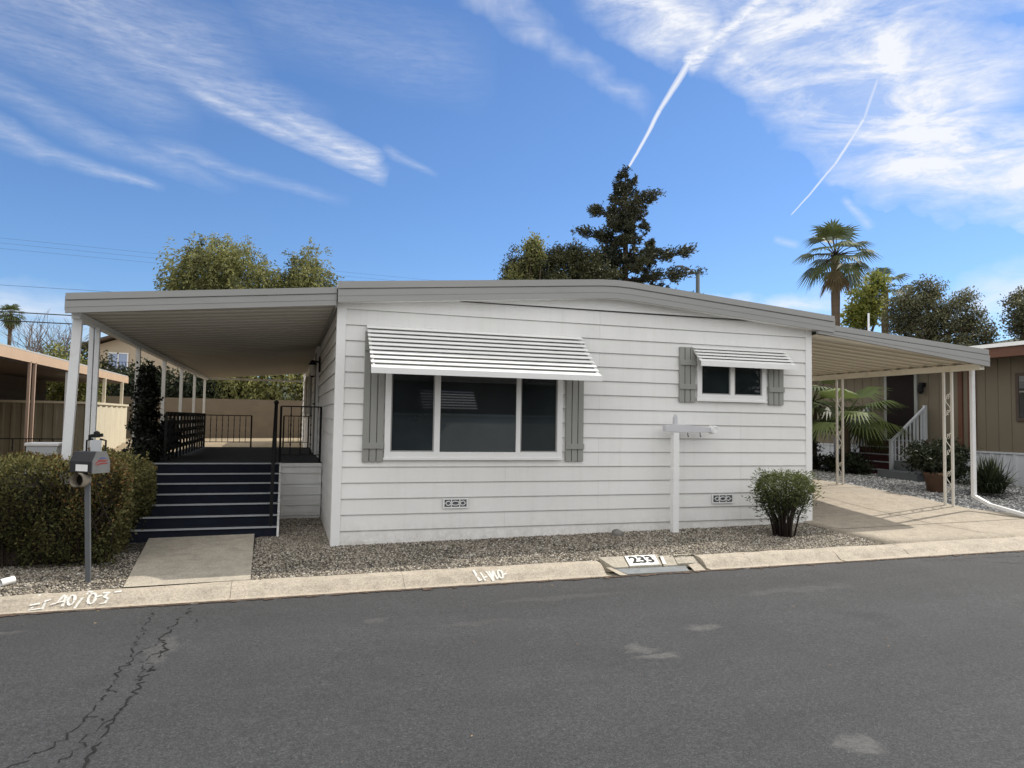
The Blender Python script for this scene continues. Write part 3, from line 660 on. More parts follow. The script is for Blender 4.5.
def shutter(x0, x1, z0, z1, bat):
    mb = MB(); n = 3; w = (x1 - x0) / n
    for i in range(n): mb.box(x0 + i * w + .006, x0 + (i + 1) * w - .006, -.046, -.012, z0, z1)
    mb.box(x0 + .004, x1 - .004, -.024, -.010, z0 + .01, z1 - .01)
    for b_ in bat: mb.box(x0, x1, -.066, -.0465, b_, b_ + .075)
    mb.build('shutter', M['shutter'], home, bevel=.003)
shutter(.325, .590, 1.055, 2.70, (1.22, 2.45)); shutter(3.055, 3.325, 1.06, 2.70, (1.225, 2.45))
shutter(4.815, 5.085, 1.915, 2.715, (2.10, 2.45)); shutter(6.345, 6.62, 1.91, 2.70, (2.10, 2.45))
def vent(x0, x1, z0, z1):
    mb = MB(); d = .018
    mb.box(x0, x1, -.034, -.024, z0, z0 + d); mb.box(x0, x1, -.034, -.024, z1 - d, z1); mb.box(x0, x0 + d, -.034, -.024, z0 + d, z1 - d); mb.box(x1 - d, x1, -.034, -.024, z0 + d, z1 - d)
    cx, cz = (x0 + x1) / 2, (z0 + z1) / 2
    for k, (ox, rx) in enumerate(((-.095, .032), (0, .05), (.095, .032))):
        pts = [(cx + ox + rx * math.cos(a), -.03, cz + .026 * math.sin(a)) for a in [2 * math.pi * j / 14 for j in range(15)]]; mb.tube(pts, .0065, 5, False)
    for sx in (-.055, .055):
        mb.bar((cx + sx, -.03, z0 + d), (cx + sx, -.03, cz - .012), .012, .006); mb.bar((cx + sx, -.03, cz + .012), (cx + sx, -.03, z1 - d), .012, .006)
    for sx in (-.13, .13): mb.bar((cx + sx, -.03, cz), (cx + sx * 1.12, -.03, cz), .01, .006)
    o = mb.build('vent', M['trim'], home); MB().box(x0 + .004, x1 - .004, -.0235, -.0195, z0 + .004, z1 - .004).build('vent_opening', M['steel'], o)
vent(1.375, 1.705, .455, .585); vent(5.375, 5.735, .445, .58)
# side door, side windows and porch lantern under the porch
dr = MB().box(-.055, -.019, 4.75, 5.75, .92, 2.85).build('door', M['door'], home); fr = MB()
for y in (4.67, 5.75): fr.box(-.065, -.019, y, y + .08, .9, 2.93)
fr.box(-.065, -.019, 4.75, 5.75, 2.85, 2.93); fr.build('door_frame', M['trim'], dr); MB().tube([(-.06, 4.85, 1.85), (-.10, 4.85, 1.85), (-.10, 4.92, 1.85)], .015, 8).build('handle', M['steel'], dr, True)
for ya, yb_ in ((8.6, 9.9), (12.2, 13.6)):
    w = MB()
    for q in ((ya, ya + .07, 1.6, 2.75), (yb_ - .07, yb_, 1.6, 2.75), (ya + .07, yb_ - .07, 1.6, 1.67), (ya + .07, yb_ - .07, 2.68, 2.75)): w.box(-.06, .005, *q)
    w = w.build('window', M['trim'], home); MB().box(-.035, -.022, ya + .07, yb_ - .07, 1.67, 2.68).build('pane', M['glass'], w)
    for q in (ya - .32, yb_ + .06): MB().box(-.05, -.02, q, q + .26, 1.6, 2.75).build('shutter', M['shutter'], home)
ln = MB().lathe([(.0, .19), (.03, .18), (.07, .12), (.075, .10), (.065, .095)], (-.15, 4.25, 2.45), 12); ln.lathe([(.05, -.10), (.03, -.12), (0, -.13)], (-.15, 4.25, 2.45), 12); ln.bar((-.02, 4.25, 2.60), (-.15, 4.25, 2.62), .03, .03); ln.box(-.045, -.019, 4.18, 4.32, 2.42, 2.70)
ln = ln.build('porch_lantern', M['black'], home); MB().lathe([(.045, -.10), (.06, .095)], (-.15, 4.25, 2.45), 12).build('lantern_glass', M['lampglass'], ln, True)

# ------------------------------------------------------------------ porch roof
cover = thing('porch_cover', 'flat grey-edged metal porch roof on slim white posts beside the white home', 'porch roof', (-2.9, .16, 0))
def pz(x): return interp(x, [(-2.955, 2.926), (-.045, 3.205)])
mb = MB(); xs = [-2.955, -1.5, -.045]
fascia_strip(mb, -.165, -.125, -.075, 0, pz, xs); fascia_strip(mb, -.145, -.125, -.088, -.075, pz, xs); fascia_strip(mb, -.155, -.125, -.222, -.088, pz, xs); fascia_strip(mb, -.1595, -.155, -.158, -.150, pz, xs)
mb.box(-2.97, -2.957, -.12, 14.4, 2.74, 2.90)
mb.build('fascia', M['fascia'], cover)
def ribbed(mb, x0, x1, z0, z1, y0, y1, pitch, h):
    """underside roof pan: ribs running from (x0,z0) to (x1,z1), repeated along y"""
    y = y0; prof = []
    while y < y1 - pitch * .5:
        prof += [(y, 0), (y + pitch * .70, 0), (y + pitch * .76, -h), (y + pitch * .94, -h)]; y += pitch
    prof += [(y, 0)]
    n = len(prof); mb.add([(x0, p_[0], z0 + p_[1]) for p_ in prof] + [(x1, p_[0], z1 + p_[1]) for p_ in prof], [(i, i + 1, n + i + 1, n + i) for i in range(n - 1)])
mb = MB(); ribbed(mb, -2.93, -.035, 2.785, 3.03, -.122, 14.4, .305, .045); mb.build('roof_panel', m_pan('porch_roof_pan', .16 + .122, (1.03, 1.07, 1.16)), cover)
mb = MB(); fascia_strip(mb, -.12, 14.42, -.04, -.015, pz, xs); mb.build('roof_sheet', M['roofgrey'], cover)
MB().box(-2.945, -2.855, .06, 14.35, 2.675, 2.745).build('beam', M['postw'], cover)
MB().box(-.06, -.028, -.10, 14.35, 2.965, 3.0).build('wall_rail', M['fascia'], cover)
MB().box(-2.85, -.06, 14.3, 14.38, 2.70, 2.76).build('beam', M['postw'], cover)
for i, y in enumerate((.16, .92, 3.72, 6.35, 8.85, 11.35, 13.85)):
    mb = MB(); xb = -2.985 if i == 0 else -2.9; gz = tz(-2.9, y) - .1; pt = Vector((-2.9, y, 2.70 if i == 0 else 2.675)); pb = Vector((xb, y, gz))
    if i == 0: mb.bar(pb, pt, .095, .06)
    elif i == 1:
        mb.bar(pb + Vector((-.03, 0, 0)), pt + Vector((-.03, 0, 0)), .05, .06); mb.bar(pb + Vector((.035, .0, 0)), pt + Vector((.035, 0, 0)), .05, .06)
    else: mb.bar(pb, pt, .066, .066)
    mb.build('post', M['postw'] if i < 2 else M['postc'], cover)

# ------------------------------------------------------------------ deck with steps
deck = thing('porch_deck', 'grey porch deck with navy carpeted steps, pale nosings and black iron railings', 'porch deck', (-1.3, 2.6, 0))
DZ = .883
MB().box(-2.62, -.022, 2.605, 8.55, DZ - .05, DZ).build('deck_floor', M['deck'], deck)
mb = MB(); siding(mb, (-.655, 2.625), (-.022, 2.625), [.06, .22, .38, .55, .72], DZ - .052, -.05, (0, -1, 0)); mb.box(-.66, -.022, 2.594, 2.604, DZ - .06, DZ - .004); mb.build('skirt', M['siding'], deck)
mb = MB(); mb.box(-2.60, -2.575, 2.7, 8.5, 0, DZ - .052); mb.build('skirt', M['siding'], deck)
NZ = [.878, .743, .626, .505, .392, .265, .145]
for i, z in enumerate(NZ):
    y = 2.60 - .28 * i; zl = NZ[i + 1] if i < 6 else .03
    mb = MB(); mb.box(-2.45, -.665, y + .0, y + .28 if i else y + .004, zl - .09, z - .012)
    s = mb.build('step', M['carpet'], deck)
    MB().box(-2.45, -.660, y - .022, y + .018, z - .013, z + .006).build('nosing', M['nosing'], s)
mb = MB(); pts = [(2.604, .04), (.90, .04), (.90, .155)]
for i in range(6, -1, -1):
    y = 2.60 - .28 * i; pts += [(y - .024, NZ[i] + .0075)] + ([(y + .255, NZ[i] + .0075)] if i else [(2.604, NZ[i] + .0075)])
pts = [(2.604, .0), (.875, .0)] + [q for q in pts[3:]]
mb.prism(pts, 'x', -.659, -.632); mb.build('stringer', M['trim'], deck)
def rail(mb, a, b_, z0, z1, nbal, r=.011, low=.12, posts=(True, True)):
    a = Vector(a); b_ = Vector(b_)
    mb.bar(a + Vector((0, 0, z1)), b_ + Vector((0, 0, z1)), .03, .02); mb.bar(a + Vector((0, 0, z0 + low)), b_ + Vector((0, 0, z0 + low)), .025, .014)
    for i in range(nbal):
        t_ = (i + 1) / (nbal + 1); q = a.lerp(b_, t_)
        mb.bar(q + Vector((0, 0, z0 + low)), q + Vector((0, 0, z1)), r * 1.4, r * 1.4)
        for k in range(4): mb.box(q.x - r * 1.1, q.x + r * 1.1, q.y - r * 1.1, q.y + r * 1.1, lerp(z0 + low, z1, .2 + k * .2), lerp(z0 + low, z1, .2 + k * .2) + .03)
    for f, q in zip(posts, (a, b_)):
        if f: mb.bar(q + Vector((0, 0, z0)), q + Vector((0, 0, z1)), .034, .034)
mb = MB(); rail(mb, (-.66, 2.66, 0), (-.055, 2.66, 0), DZ, 1.765, 3); mb.build('railing', M['black'], deck)
mb = MB(); rail(mb, (-2.33, 8.45, 0), (-1.33, 8.45, 0), DZ, 1.61, 7, .009); mb.build('railing', M['black'], deck)
mb = MB(); rail(mb, (-.62, 8.45, 0), (-.06, 8.45, 0), DZ, 1.62, 4, .009); mb.build('railing', M['black'], deck)
mb = MB()
for k in range(5): mb.bar((-2.33, 2.9, DZ + .19 + k * .135), (-2.33, 8.45, DZ + .19 + k * .135), .02, .07)
y = 2.9
while y < 8.5: mb.bar((-2.33, y, DZ), (-2.33, y, 1.63), .035, .035); y += .42
mb.build('railing', M['black'], deck)
mb = MB(); top = Vector((-.735, 2.56, 1.79)); bot = Vector((-.735, .93, 1.0))
mb.bar((-.735, 2.56, DZ), top, .05, .05); mb.bar((-.735, .93, .13), bot, .042, .042); mb.bar(top, bot, .05, .035); mb.bar((-.735, 2.56, DZ + .16), (-.735, .93, .28), .03, .02)
for k in range(1, 8):
    q = k / 8; yy = lerp(2.56, .93, q); mb.bar((-.735, yy, lerp(DZ + .16, .28, q)), (-.735, yy, lerp(1.79, 1.0, q)), .016, .016)
mb.lathe([(.0, .05), (.03, .035), (.04, .0), (.02, -.02)], (-.735, 2.56, 1.81), 10)
mb.build('handrail', M['black'], deck)

# ------------------------------------------------------------------ carport roof
cp = thing('carport_cover', 'grey-edged metal carport roof on white scrolled iron posts right of the white home', 'carport roof', (10.6, .6, .25))
CX0, CX1 = 7.30, 10.65
def cz(x): return interp(x, [(7.15, 3.186), (CX1, 2.935)])
xs = [7.15, CX0, 9, CX1]; mb = MB()
fascia_strip(mb, -.165, -.125, -.085, 0, cz, xs); fascia_strip(mb, -.145, -.125, -.10, -.085, cz, xs); mb.prism([(7.15, cz(7.15) - .165), (CX1, cz(CX1) - .285), (CX1, cz(CX1) - .10), (7.15, cz(7.15) - .10)], 'y', -.18, -.125); mb.prism([(7.15, cz(7.15) - .14), (CX1, cz(CX1) - .20), (CX1, cz(CX1) - .19), (7.15, cz(7.15) - .13)], 'y', -.186, -.1805)
mb.box(CX1 + .002, CX1 + .03, -.12, 8.0, 2.70, 2.90); mb.build('fascia', M['fascia'], cp)
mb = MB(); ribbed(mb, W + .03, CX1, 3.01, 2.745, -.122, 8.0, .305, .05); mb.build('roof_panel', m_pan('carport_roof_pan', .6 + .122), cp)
mb = MB(); fascia_strip(mb, -.12, 8.02, -.04, -.015, cz, xs); mb.build('roof_sheet', M['roofgrey'], cp)
MB().box(10.52, 10.62, -.10, 7.95, 2.60, 2.70).build('beam', M['panel'], cp)
def scroll_post(y):
    p_ = MB(); gz = tz(10.57, y) - .02
    for yy in (y - .08, y + .08): p_.bar((10.57, yy, gz), (10.57, yy, 2.60), .036, .036)
    o = p_.build('post', M['postc'], cp)
    for zc in (.66, 1.32, 2.02):
        hh = .20; s = MB(); pts = []
        for k in range(21):
            a = -math.pi * 1.35 + k / 20 * math.pi * 2.7; pts.append((10.57, y + .045 * math.sin(a), zc + hh * (k / 10 - 1)))
        s.tube(pts, .007, 5)
        for sg in (1, -1): s.tube([(10.57, y + .025 * math.cos(b2) * sg, zc + sg * hh * .7 + .04 * math.sin(b2)) for b2 in [2 * math.pi * j / 10 for j in range(9)]], 0.006, 5)
        s.build('scrollwork', M['postc'], o, True)
scroll_post(.56); scroll_post(3.14); scroll_post(6.6)
mb = MB(); mb.bar((10.66, .16, 2.70), (10.66, .16, .44), .075, .055); mb.bar((10.66, .17, .46), (10.70, -.10, .33), .075, .055); mb.bar((10.70, -.08, .335), (10.95, -.95, .14), .075, .055); mb.build('downspout', M['postw'], cp, bevel=.006)

# ------------------------------------------------------------------ yard-arm sign post
sp = thing('sign_post', 'white wooden yard-arm sign post with empty arm in front of the white wall', 'sign post', (4.655, -.2, .06))
mb = MB(); mb.bar((4.655, -.2, .0), (4.655, -.2, 1.47), .092, .092); mb.build('post', M['trim'], sp, bevel=.005)
mb = MB(); mb.bar((4.655, -.2, 1.58), (4.655, -.2, 1.68), .05, .05); mb.prism([(4.625, 1.68), (4.685, 1.68), (4.655, 1.73)], 'y', -.225, -.175); mb.build('finial', M['armgrey'], sp)
mb = MB(); mb.prism([(4.48, 1.49), (4.48, 1.565), (4.56, 1.58), (4.80, 1.585), (5.24, 1.55), (5.24, 1.485), (4.80, 1.475)], 'y', -.245, -.155); mb.build('arm', M['armgrey'], sp, bevel=.004)
mb = MB(); n = 18
mb.add([(5.27 + .062 * math.cos(2 * math.pi * k / n), yy, 1.52 + .062 * math.sin(2 * math.pi * k / n)) for yy in (-.262, -.15) for k in range(n)], [tuple(range(n - 1, -1, -1)), tuple(range(n, 2 * n))] + [(k, (k + 1) % n, n + (k + 1) % n, n + k) for k in range(n)])
mb.tube([(5.27 + .042 * math.cos(a), -.264, 1.52 + .042 * math.sin(a)) for a in [2 * math.pi * k / 16 for k in range(17)]], .006, 5, False); mb.build('rosette', M['trim'], sp)
for x in (4.86, 5.06): MB().tube([(x, -.2, 1.478), (x, -.2, 1.44), (x + .008, -.2, 1.415), (x + .016, -.2, 1.43)], .006, 6).build('hook', M['black'], sp)
mb = MB().bar((4.712, -.2, 1.38), (4.712, -.2, 1.465), .02, .05); mb.build('bracket', M['plate'], sp)

# ------------------------------------------------------------------ mailbox
mbx = thing('mailbox', 'black and silver mailbox on a grey post with paper tube, before the hedge', 'mailbox', (-2.40, -1.12, -.06))
MB().bar((-2.385, -1.12, -.1), (-2.44, -1.11, 1.0), .046, .046).build('post', M['steel'], mbx, bevel=.004)
c = Vector((-2.405, -1.10, 0)); ang = R(-36); ex = Vector((math.cos(ang), math.sin(ang), 0)); ey = Vector((-ex.y, ex.x, 0))
def mbp(a, b_, z): q = c + ex * a + ey * b_; return (q.x, q.y, z)
sec = [(-.095, 1.02), (.095, 1.02), (.095, 1.13), (.05, 1.225), (-.05, 1.225), (-.095, 1.13)]
mb = MB(); n = len(sec); mb.add([mbp(-.185, s[0], s[1]) for s in sec] + [mbp(.105, s[0], s[1]) for s in sec], [tuple(range(n)), tuple(range(2 * n - 1, n - 1, -1))] + [(i, n + i, n + (i + 1) % n, (i + 1) % n) for i in range(n)])
bx = mb.build('box', M['boxblack'], mbx, bevel=.004)
mb = MB(); sec2 = [(s[0] * 1.04, 1.12 + (s[1] - 1.12) * 1.04) for s in sec]; mb.add([mbp(.107, s[0], s[1]) for s in sec2] + [mbp(.120, s[0], s[1]) for s in sec2], [tuple(range(n)), tuple(range(2 * n - 1, n - 1, -1))] + [(i, n + i, n + (i + 1) % n, (i + 1) % n) for i in range(n)])
door = mb.build('door', M['boxgrey'], mbx)
em = MB()
def sweep(pts, x=.1215):
    for (a, b_) in zip(pts[:-1], pts[1:]): em.add([mbp(x, a[0], a[1] - a[2]), mbp(x, b_[0], b_[1] - b_[2]), mbp(x, b_[0], b_[1] + b_[2]), mbp(x, a[0], a[1] + a[2])], [(0, 1, 2, 3)])
sweep([(-.075, 1.105, .006), (-.04, 1.135, .010), (0, 1.14, .009), (.04, 1.132, .008), (.07, 1.145, .003)]); sweep([(-.06, 1.098, .004), (-.01, 1.11, .008), (.05, 1.112, .006), (.075, 1.105, .002)])
em.build('emblem', M['red'], door)
em = MB(); sweep([(-.03, 1.158, .004), (.01, 1.165, .006), (.05, 1.158, .003)]); em.build('emblem', M['blue'], door)
mb = MB(); mb.add([mbp(-.10, -.0985, 1.035), mbp(.055, -.0985, 1.035), mbp(.055, -.0985, 1.10), mbp(-.10, -.0985, 1.10)], [(0, 1, 2, 3)]); mb.build('label_plate', M['label'], bx)
mb = MB(); cc = Vector((-2.40, -1.0, 0))
for s_ in (-.085, .085): mb.tube([(cc.x + s_, cc.y, 1.22), (cc.x + s_, cc.y, 1.33), (cc.x + s_ * .35, cc.y, 1.345)], .010, 6)
mb.bar((cc.x - .05, cc.y, 1.375), (cc.x + .055, cc.y, 1.385), .04, .035); mb.lathe([(.0, .07), (.028, .055), (.03, .0), (.0, 0)], (cc.x, cc.y, 1.36), 8); mb.box(cc.x - .07, cc.x - .05, cc.y - .02, cc.y + .02, 1.34, 1.385)
mb.build('ornament', M['black'], mbx)
MB().box(cc.x - .045, cc.x + .045, cc.y - .02, cc.y + .02, 1.22, 1.335).build('ornament_plate', M['skirt'], mbx)
d = Vector((-.30, -.95, .05)).normalized(); a = Vector((-2.475, -1.10, .945)); q = a + d * .12; a2 = a - d * .02
mb = MB(); mb.tube([a2, q], .070, 18, False); mb.tube([q, a2], .062, 18, False)
ring_a = MB(); tb = mb.build('paper_tube', M['tube'], mbx, True)
mb = MB(); mb.tube([a2 + d * .01, a2 + d * .03], .063, 16); mb.build('tube_back', M['void'], tb)

# ------------------------------------------------------------------ shrubs near the house
def hedge():
    h = thing('hedge', 'dense clipped hedge with olive and reddish leaves beside the path', 'hedge', (-3.6, .4, -.03))
    n = 60000; x0, x1, y0_, y1_, zt_ = -6.6, -2.25, -.5, 1.7, 1.0
    u = rng.random(n); P = np.empty((n, 3)); F = rng.choice(4, n, p=[.36, .38, .16, .10])
    X = rng.uniform(x0, x1, n); Y = rng.uniform(y0_, y1_, n); Z = rng.random(n) ** .9 * zt_
    dep = np.abs(rng.normal(0, .045, n)); nrm = np.zeros((n, 3))
    for f, (ax, val, sg) in enumerate(((1, y0_, -1), (2, zt_, 1), (0, x1, 1), (3, 0, 0))):
        k = F == f
        if ax == 1: Y[k] = y0_ + dep[k]; nrm[k] = (0, -1, .5)
        if ax == 2: Z[k] = zt_ - dep[k]; nrm[k] = (0, 0, 1)
        if ax == 0: X[k] = x1 - dep[k]; nrm[k] = (1, 0, .5)
    # rounded corners and lumpy surface
    def sm(v, a, r): return np.clip((v - a) / r, 0, 1)
    top = zt_ + .05 * np.sin(X * 2.1 + 1) + .045 * np.sin(Y * 4.3 + X) + .045 * np.sin(X * 7.3 + Y * 3) + .03 * np.sin(X * 13.1 - Y * 5)
    rr = .28; ed = np.minimum(np.minimum(Y - y0_, x1 - X), .28); ed = np.clip(ed, 0, rr); drop = rr - np.sqrt(np.maximum(rr * rr - (rr - ed) ** 2, 0))
    Z = Z * (top - drop * .75) / zt_
    Y += np.where(F == 0, .09 * np.sin(X * 3.1 + Z * 4) + .06 * np.sin(X * 8.7 - Z * 6) + .035 * np.sin(X * 17 + Z * 11) + .10 * (1 - Z) ** 2, 0)
    X += np.where(F == 2, .06 * np.sin(Y * 4.1 + Z * 5) - .16 * (1 - Z) ** 2, 0)
    slant = .06 * (Z - .5); X = X + np.where(F == 2, slant, 0)
    P[:, 0] = X; P[:, 1] = Y; P[:, 2] = Z + .0
    P += rng.normal(0, .014, (n, 3))
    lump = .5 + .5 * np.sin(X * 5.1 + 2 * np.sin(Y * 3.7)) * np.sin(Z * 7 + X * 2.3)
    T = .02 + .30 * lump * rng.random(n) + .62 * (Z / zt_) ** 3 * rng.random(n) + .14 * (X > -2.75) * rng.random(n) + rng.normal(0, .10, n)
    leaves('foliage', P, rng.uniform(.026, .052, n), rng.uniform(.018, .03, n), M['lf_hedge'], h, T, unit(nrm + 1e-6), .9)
    k = (rng.random(n) < .60 * (.45 + .55 * np.sin(X * 4.1 + Y * 2)) * (Z / zt_) ** 2); leaves('new_growth', P[k] + np.array([0, -.01, .02]), .035, .018, RED, h, rng.random(k.sum()), unit(nrm[k] + 1e-6), .8)
    ns = 260; sx_ = rng.uniform(x0, x1 - .1, ns); sy_ = rng.uniform(y0_ + .08, y1_, ns); SP = []; SA_ = []
    for q in range(ns):
        hh = rng.uniform(.05, .16); lean_ = rng.normal(0, .25, 2); zt2 = .96 + .05 * math.sin(sx_[q] * 2.1 + 1)
        for j in range(7): f = j / 6; SP.append((sx_[q] + lean_[0] * hh * f, sy_[q] + lean_[1] * hh * f, zt2 + hh * f)); SA_.append((lean_[0], lean_[1], .7))
    leaves('shoots', np.array(SP), rng.uniform(.025, .05, len(SP)), .02, RED if False else M['lf_hedge'], h, rng.uniform(.4, 1, len(SP)), np.array(SA_), .9)
    mb = MB(); mb.box(x0, x1 - .24, y0_ + .20, y1_, .0, zt_ - .20)
    for i in range(160):
        x = rng.uniform(x0 + .3, x1 - .12); a = Vector((x, y0_ + rng.uniform(.1, .35), .0)); mb.tube([a, a + Vector((rng.normal(0, .08), -.06, .35)), a + Vector((rng.normal(0, .15), rng.uniform(-.16, -.02), .8))], [.012, .009, .004], 4)
    mb.build('twigs', M['darkstem'], h)
RED = foliage('reddish_leaf', (.10, .05, .02), (.36, .20, .075), .25)
hedge()
def nandina():
    cx, cy, z0 = 6.02, -.80, tz(6.02, -.8) - .02
    t = thing('bush', 'small vase-shaped bush with bare lower stems at the corner of the white home', 'bush', (cx, cy, z0))
    mb = MB(); tips = []
    for i in range(46):
        a = rng.uniform(0, 6.283); r0 = rng.uniform(.02, .14); r1 = r0 + rng.uniform(.05, .23); h = rng.uniform(.45, .80)
        b0 = Vector((cx + r0 * math.cos(a), cy + r0 * math.sin(a), z0)); b2 = Vector((cx + r1 * math.cos(a), cy + r1 * math.sin(a), z0 + h)); b1 = b0.lerp(b2, .45) + Vector((-math.cos(a), -math.sin(a), 0)) * .03
        mb.tube([b0, b1, b2], [.014, .011, .006], 5); tips.append((b1, b2))
    mb.build('stems', M['darkstem'], t, True)
    P = []; T = []; A = []
    for k in range(6500):
        b1, b2 = tips[rng.integers(len(tips))]; f = rng.random() ** .6; p_ = b1.lerp(b2, f * 1.15) ; zr = (p_.z - z0)
        rad = rng.normal(0, .075, 3); q = Vector((p_.x + rad[0], p_.y + rad[1], p_.z + rad[2] * .8))
        if q.z - z0 < .16 or (q.z - z0 < .45 and rng.random() < .45): continue
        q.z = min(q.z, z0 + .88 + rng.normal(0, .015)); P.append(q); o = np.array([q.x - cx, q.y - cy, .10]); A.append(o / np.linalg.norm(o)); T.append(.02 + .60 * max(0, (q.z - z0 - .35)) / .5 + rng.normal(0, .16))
    for k in range(2300):
        a = rng.uniform(0, 6.283); r = 0.36 * math.sqrt(rng.random()); q = (cx + r * math.cos(a), cy + r * math.sin(a), z0 + .84 - .16 * (r / .36) ** 4 + rng.normal(0, .035)); P.append(q); A.append((math.cos(a), math.sin(a), .1)); T.append(.55 + rng.normal(0, .2))
    for k in range(520):
        a = rng.uniform(0, 6.283); el_ = rng.uniform(-.2, 1.2); r = rng.uniform(.30, .47); q = (cx + r * math.cos(a) * math.cos(el_ * .6), cy + r * math.sin(a) * math.cos(el_ * .6), z0 + .60 + .34 * math.sin(el_)); P.append(q); A.append((math.cos(a), math.sin(a), .3)); T.append(rng.uniform(.3, .9))
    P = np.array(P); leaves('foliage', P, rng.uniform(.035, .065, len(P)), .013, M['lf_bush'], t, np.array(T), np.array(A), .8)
nandina()
def vine():
    t = thing('climbing_vine', 'dark leafy vine covering the porch railing and post left of the navy steps', 'vine', (-2.6, 3.2, 0))
    blobs = [((-2.70, 3.3, 1.25), (.14, .40, 1.0), 3), ((-2.74, 3.6, 1.95), (.13, .32, .45), 1.5), ((-2.58, 2.9, .85), (.17, .35, .5), 1.6), ((-2.52, 4.4, 1.25), (.10, .8, .38), 1.0), ((-2.66, 2.3, .7), (.17, .40, .45), 1.0)]
    P, CC, T = clumps(blobs, 34, .05, 430, .2); leaves('foliage', P, rng.uniform(.04, .08, len(P)), .04, M['lf_vine'], t, T)
    mb = MB()
    for i in range(40):
        q = Vector(CC[rng.integers(len(CC))]); b0 = Vector((-2.62 + rng.normal(0, .1), 3.0 + rng.normal(0, .4), .0)); mb.tube([b0, b0.lerp(q, .5) + Vector((.05, 0, .1)), q], [.014, .010, .004], 5)
    mb.build('stem', M['darkstem'], t, True)
vine()

# loose bits by the kerb
rk = MB(); rk.lathe([(0, -.03), (.07, -.02), (.085, .02), (.06, .06), (.03, .078), (0, .08)], (3.77, -.20, tz(3.77, -.2)), 9)
rk.v = [(v[0] + random.uniform(-.012, .012), v[1] + random.uniform(-.012, .012), v[2] + random.uniform(-.006, .006)) for v in rk.v]
tag(rk.build('rock', M['rock'], None, True), 'fist-sized grey rock resting against the foot of the white wall', 'rock')
a = Vector((-3.12, -1.13, base(-2.9) + .0)); d = Vector((.75, .75, .1)).normalized()
pp = MB(); pp.tube([a, a + d * .12], .036, 14, False); pp.tube([a + d * .12, a], .030, 14, False); pp.tube([a + d * .10, a + d * .11], .031, 12); pipe = pp.build('pipe_stub', M['trim'], None, True)
tag(pipe, 'short white plastic pipe stub lying in the gravel before the hedge', 'pipe')

# ------------------------------------------------------------------ left neighbour
nb = thing('neighbour_home', 'dark brown sided home with a tan-edged carport roof behind the hedge', 'mobile home', (-9, 6, 0))
mb = MB(); siding(mb, (-7.6, 16), (-7.6, 3.5), [.2 * k for k in range(1, 15)], 2.85, -.1, (1, 0, 0)); siding(mb, (-14, 3.5), (-7.6, 3.5), [.2 * k for k in range(1, 15)], 2.85, -.1, (0, -1, 0)); mb.build('wall', M['brown'], nb)
mb = MB(); mb.box(-15, -5.5, -1.0, 16.75, 2.805, 2.835); mb.build('roof', M['roofgrey'], nb)
mb = MB(); mb.box(-5.535, -5.495, -1.0, 16.8, 2.60, 2.80); mb.box(-15, -5.54, -1.04, -1.0, 2.60, 2.80); mb.build('fascia', M['tanfascia'], nb)
mb = MB(); mb.box(-14.9, -5.54, -.98, 16.7, 2.57, 2.598); mb.build('ceiling', M['brown'], nb)
for y in (2.2, 7.45, 7.75): MB().bar((-5.52, y, -.2), (-5.52, y, 2.62), .05, .05).build('post', M['tanpost'], nb)
for y in (10.15,): MB().bar((-5.52, y, -.2), (-5.52, y, 2.62), .10, .08).build('post', M['postw'], nb)
for y in (13.7, 16.0): MB().bar((-5.52, y, -.2), (-5.52, y, 2.62), .08, .08).build('post', M['shed'], nb)
mb = MB(); mb.lathe([(.0, .45), (.13, .42), (.2, .3), (.22, .1), (.22, 0), (.0, 0)], (-6.9, 6.9, 2.835), 14); mb.build('roof_vent', M['steel'], nb, True)
sh = thing('metal_shed', 'cream ribbed metal storage shed under the tan-edged carport roof', 'shed', (-6.4, 13, 0))
mb = MB()
def corr(mb, a, b_, z0, z1, n, pitch=.22, dep=.03):
    a = Vector(a); b_ = Vector(b_); L = (b_ - a).length; d = (b_ - a).normalized(); nn = Vector(n); k = int(L / pitch); pr = []
    for i in range(k): s = L * i / k; w = L / k; pr += [a + d * s, a + d * (s + w * .55), a + d * (s + w * .66) + nn * dep, a + d * (s + w * .9) + nn * dep]
    pr.append(b_); m = len(pr); mb.add([(p_.x, p_.y, z0) for p_ in pr] + [(p_.x, p_.y, z1) for p_ in pr], [(i, i + 1, m + i + 1, m + i) for i in range(m - 1)])
fb = MB(); corr(fb, (-7.5, 11.7, 0), (-5.42, 11.7, 0), -.1, 1.84, (0, -1, 0)); fb.build('wall', paint('shaded_shed_metal', (.23, .205, .15), .6, .1), sh); corr(mb, (-5.42, 11.7, 0), (-5.42, 16.3, 0), -.1, 1.84, (1, 0, 0), .6)  # front wall darker than the side, its shade put into the colour
mb.build('wall', M['shed'], sh); MB().box(-7.5, -5.36, 11.64, 16.36, 1.842, 1.90).build('roof', M['shed'], sh)
wb = thing('utility_box', 'white metal utility box behind the hedge under the tan carport edge', 'utility box', (-4.4, 4.4, .2))
MB().box(-4.55, -4.10, 4.2, 4.6, -.1, 1.06).build('cabinet', M['skirt'], wb, bevel=.01); MB().box(-4.57, -4.08, 4.18, 4.62, 1.062, 1.11).build('lid', M['trim'], wb, bevel=.008)
fn = thing('iron_fence', 'low black iron fence between the hedge and the cream shed', 'fence', (-6.2, 7.5, 0))
mb = MB(); rail(mb, (-7.5, 7.2, 0), (-4.75, 7.2, 0), 0, 1.08, 11, .012); mb.build('rail_panel', M['black'], fn)
bn = thing('garden_bin', 'dark lidded bin standing by the brown siding behind the hedge', 'bin', (-5.9, 5.2, 0))
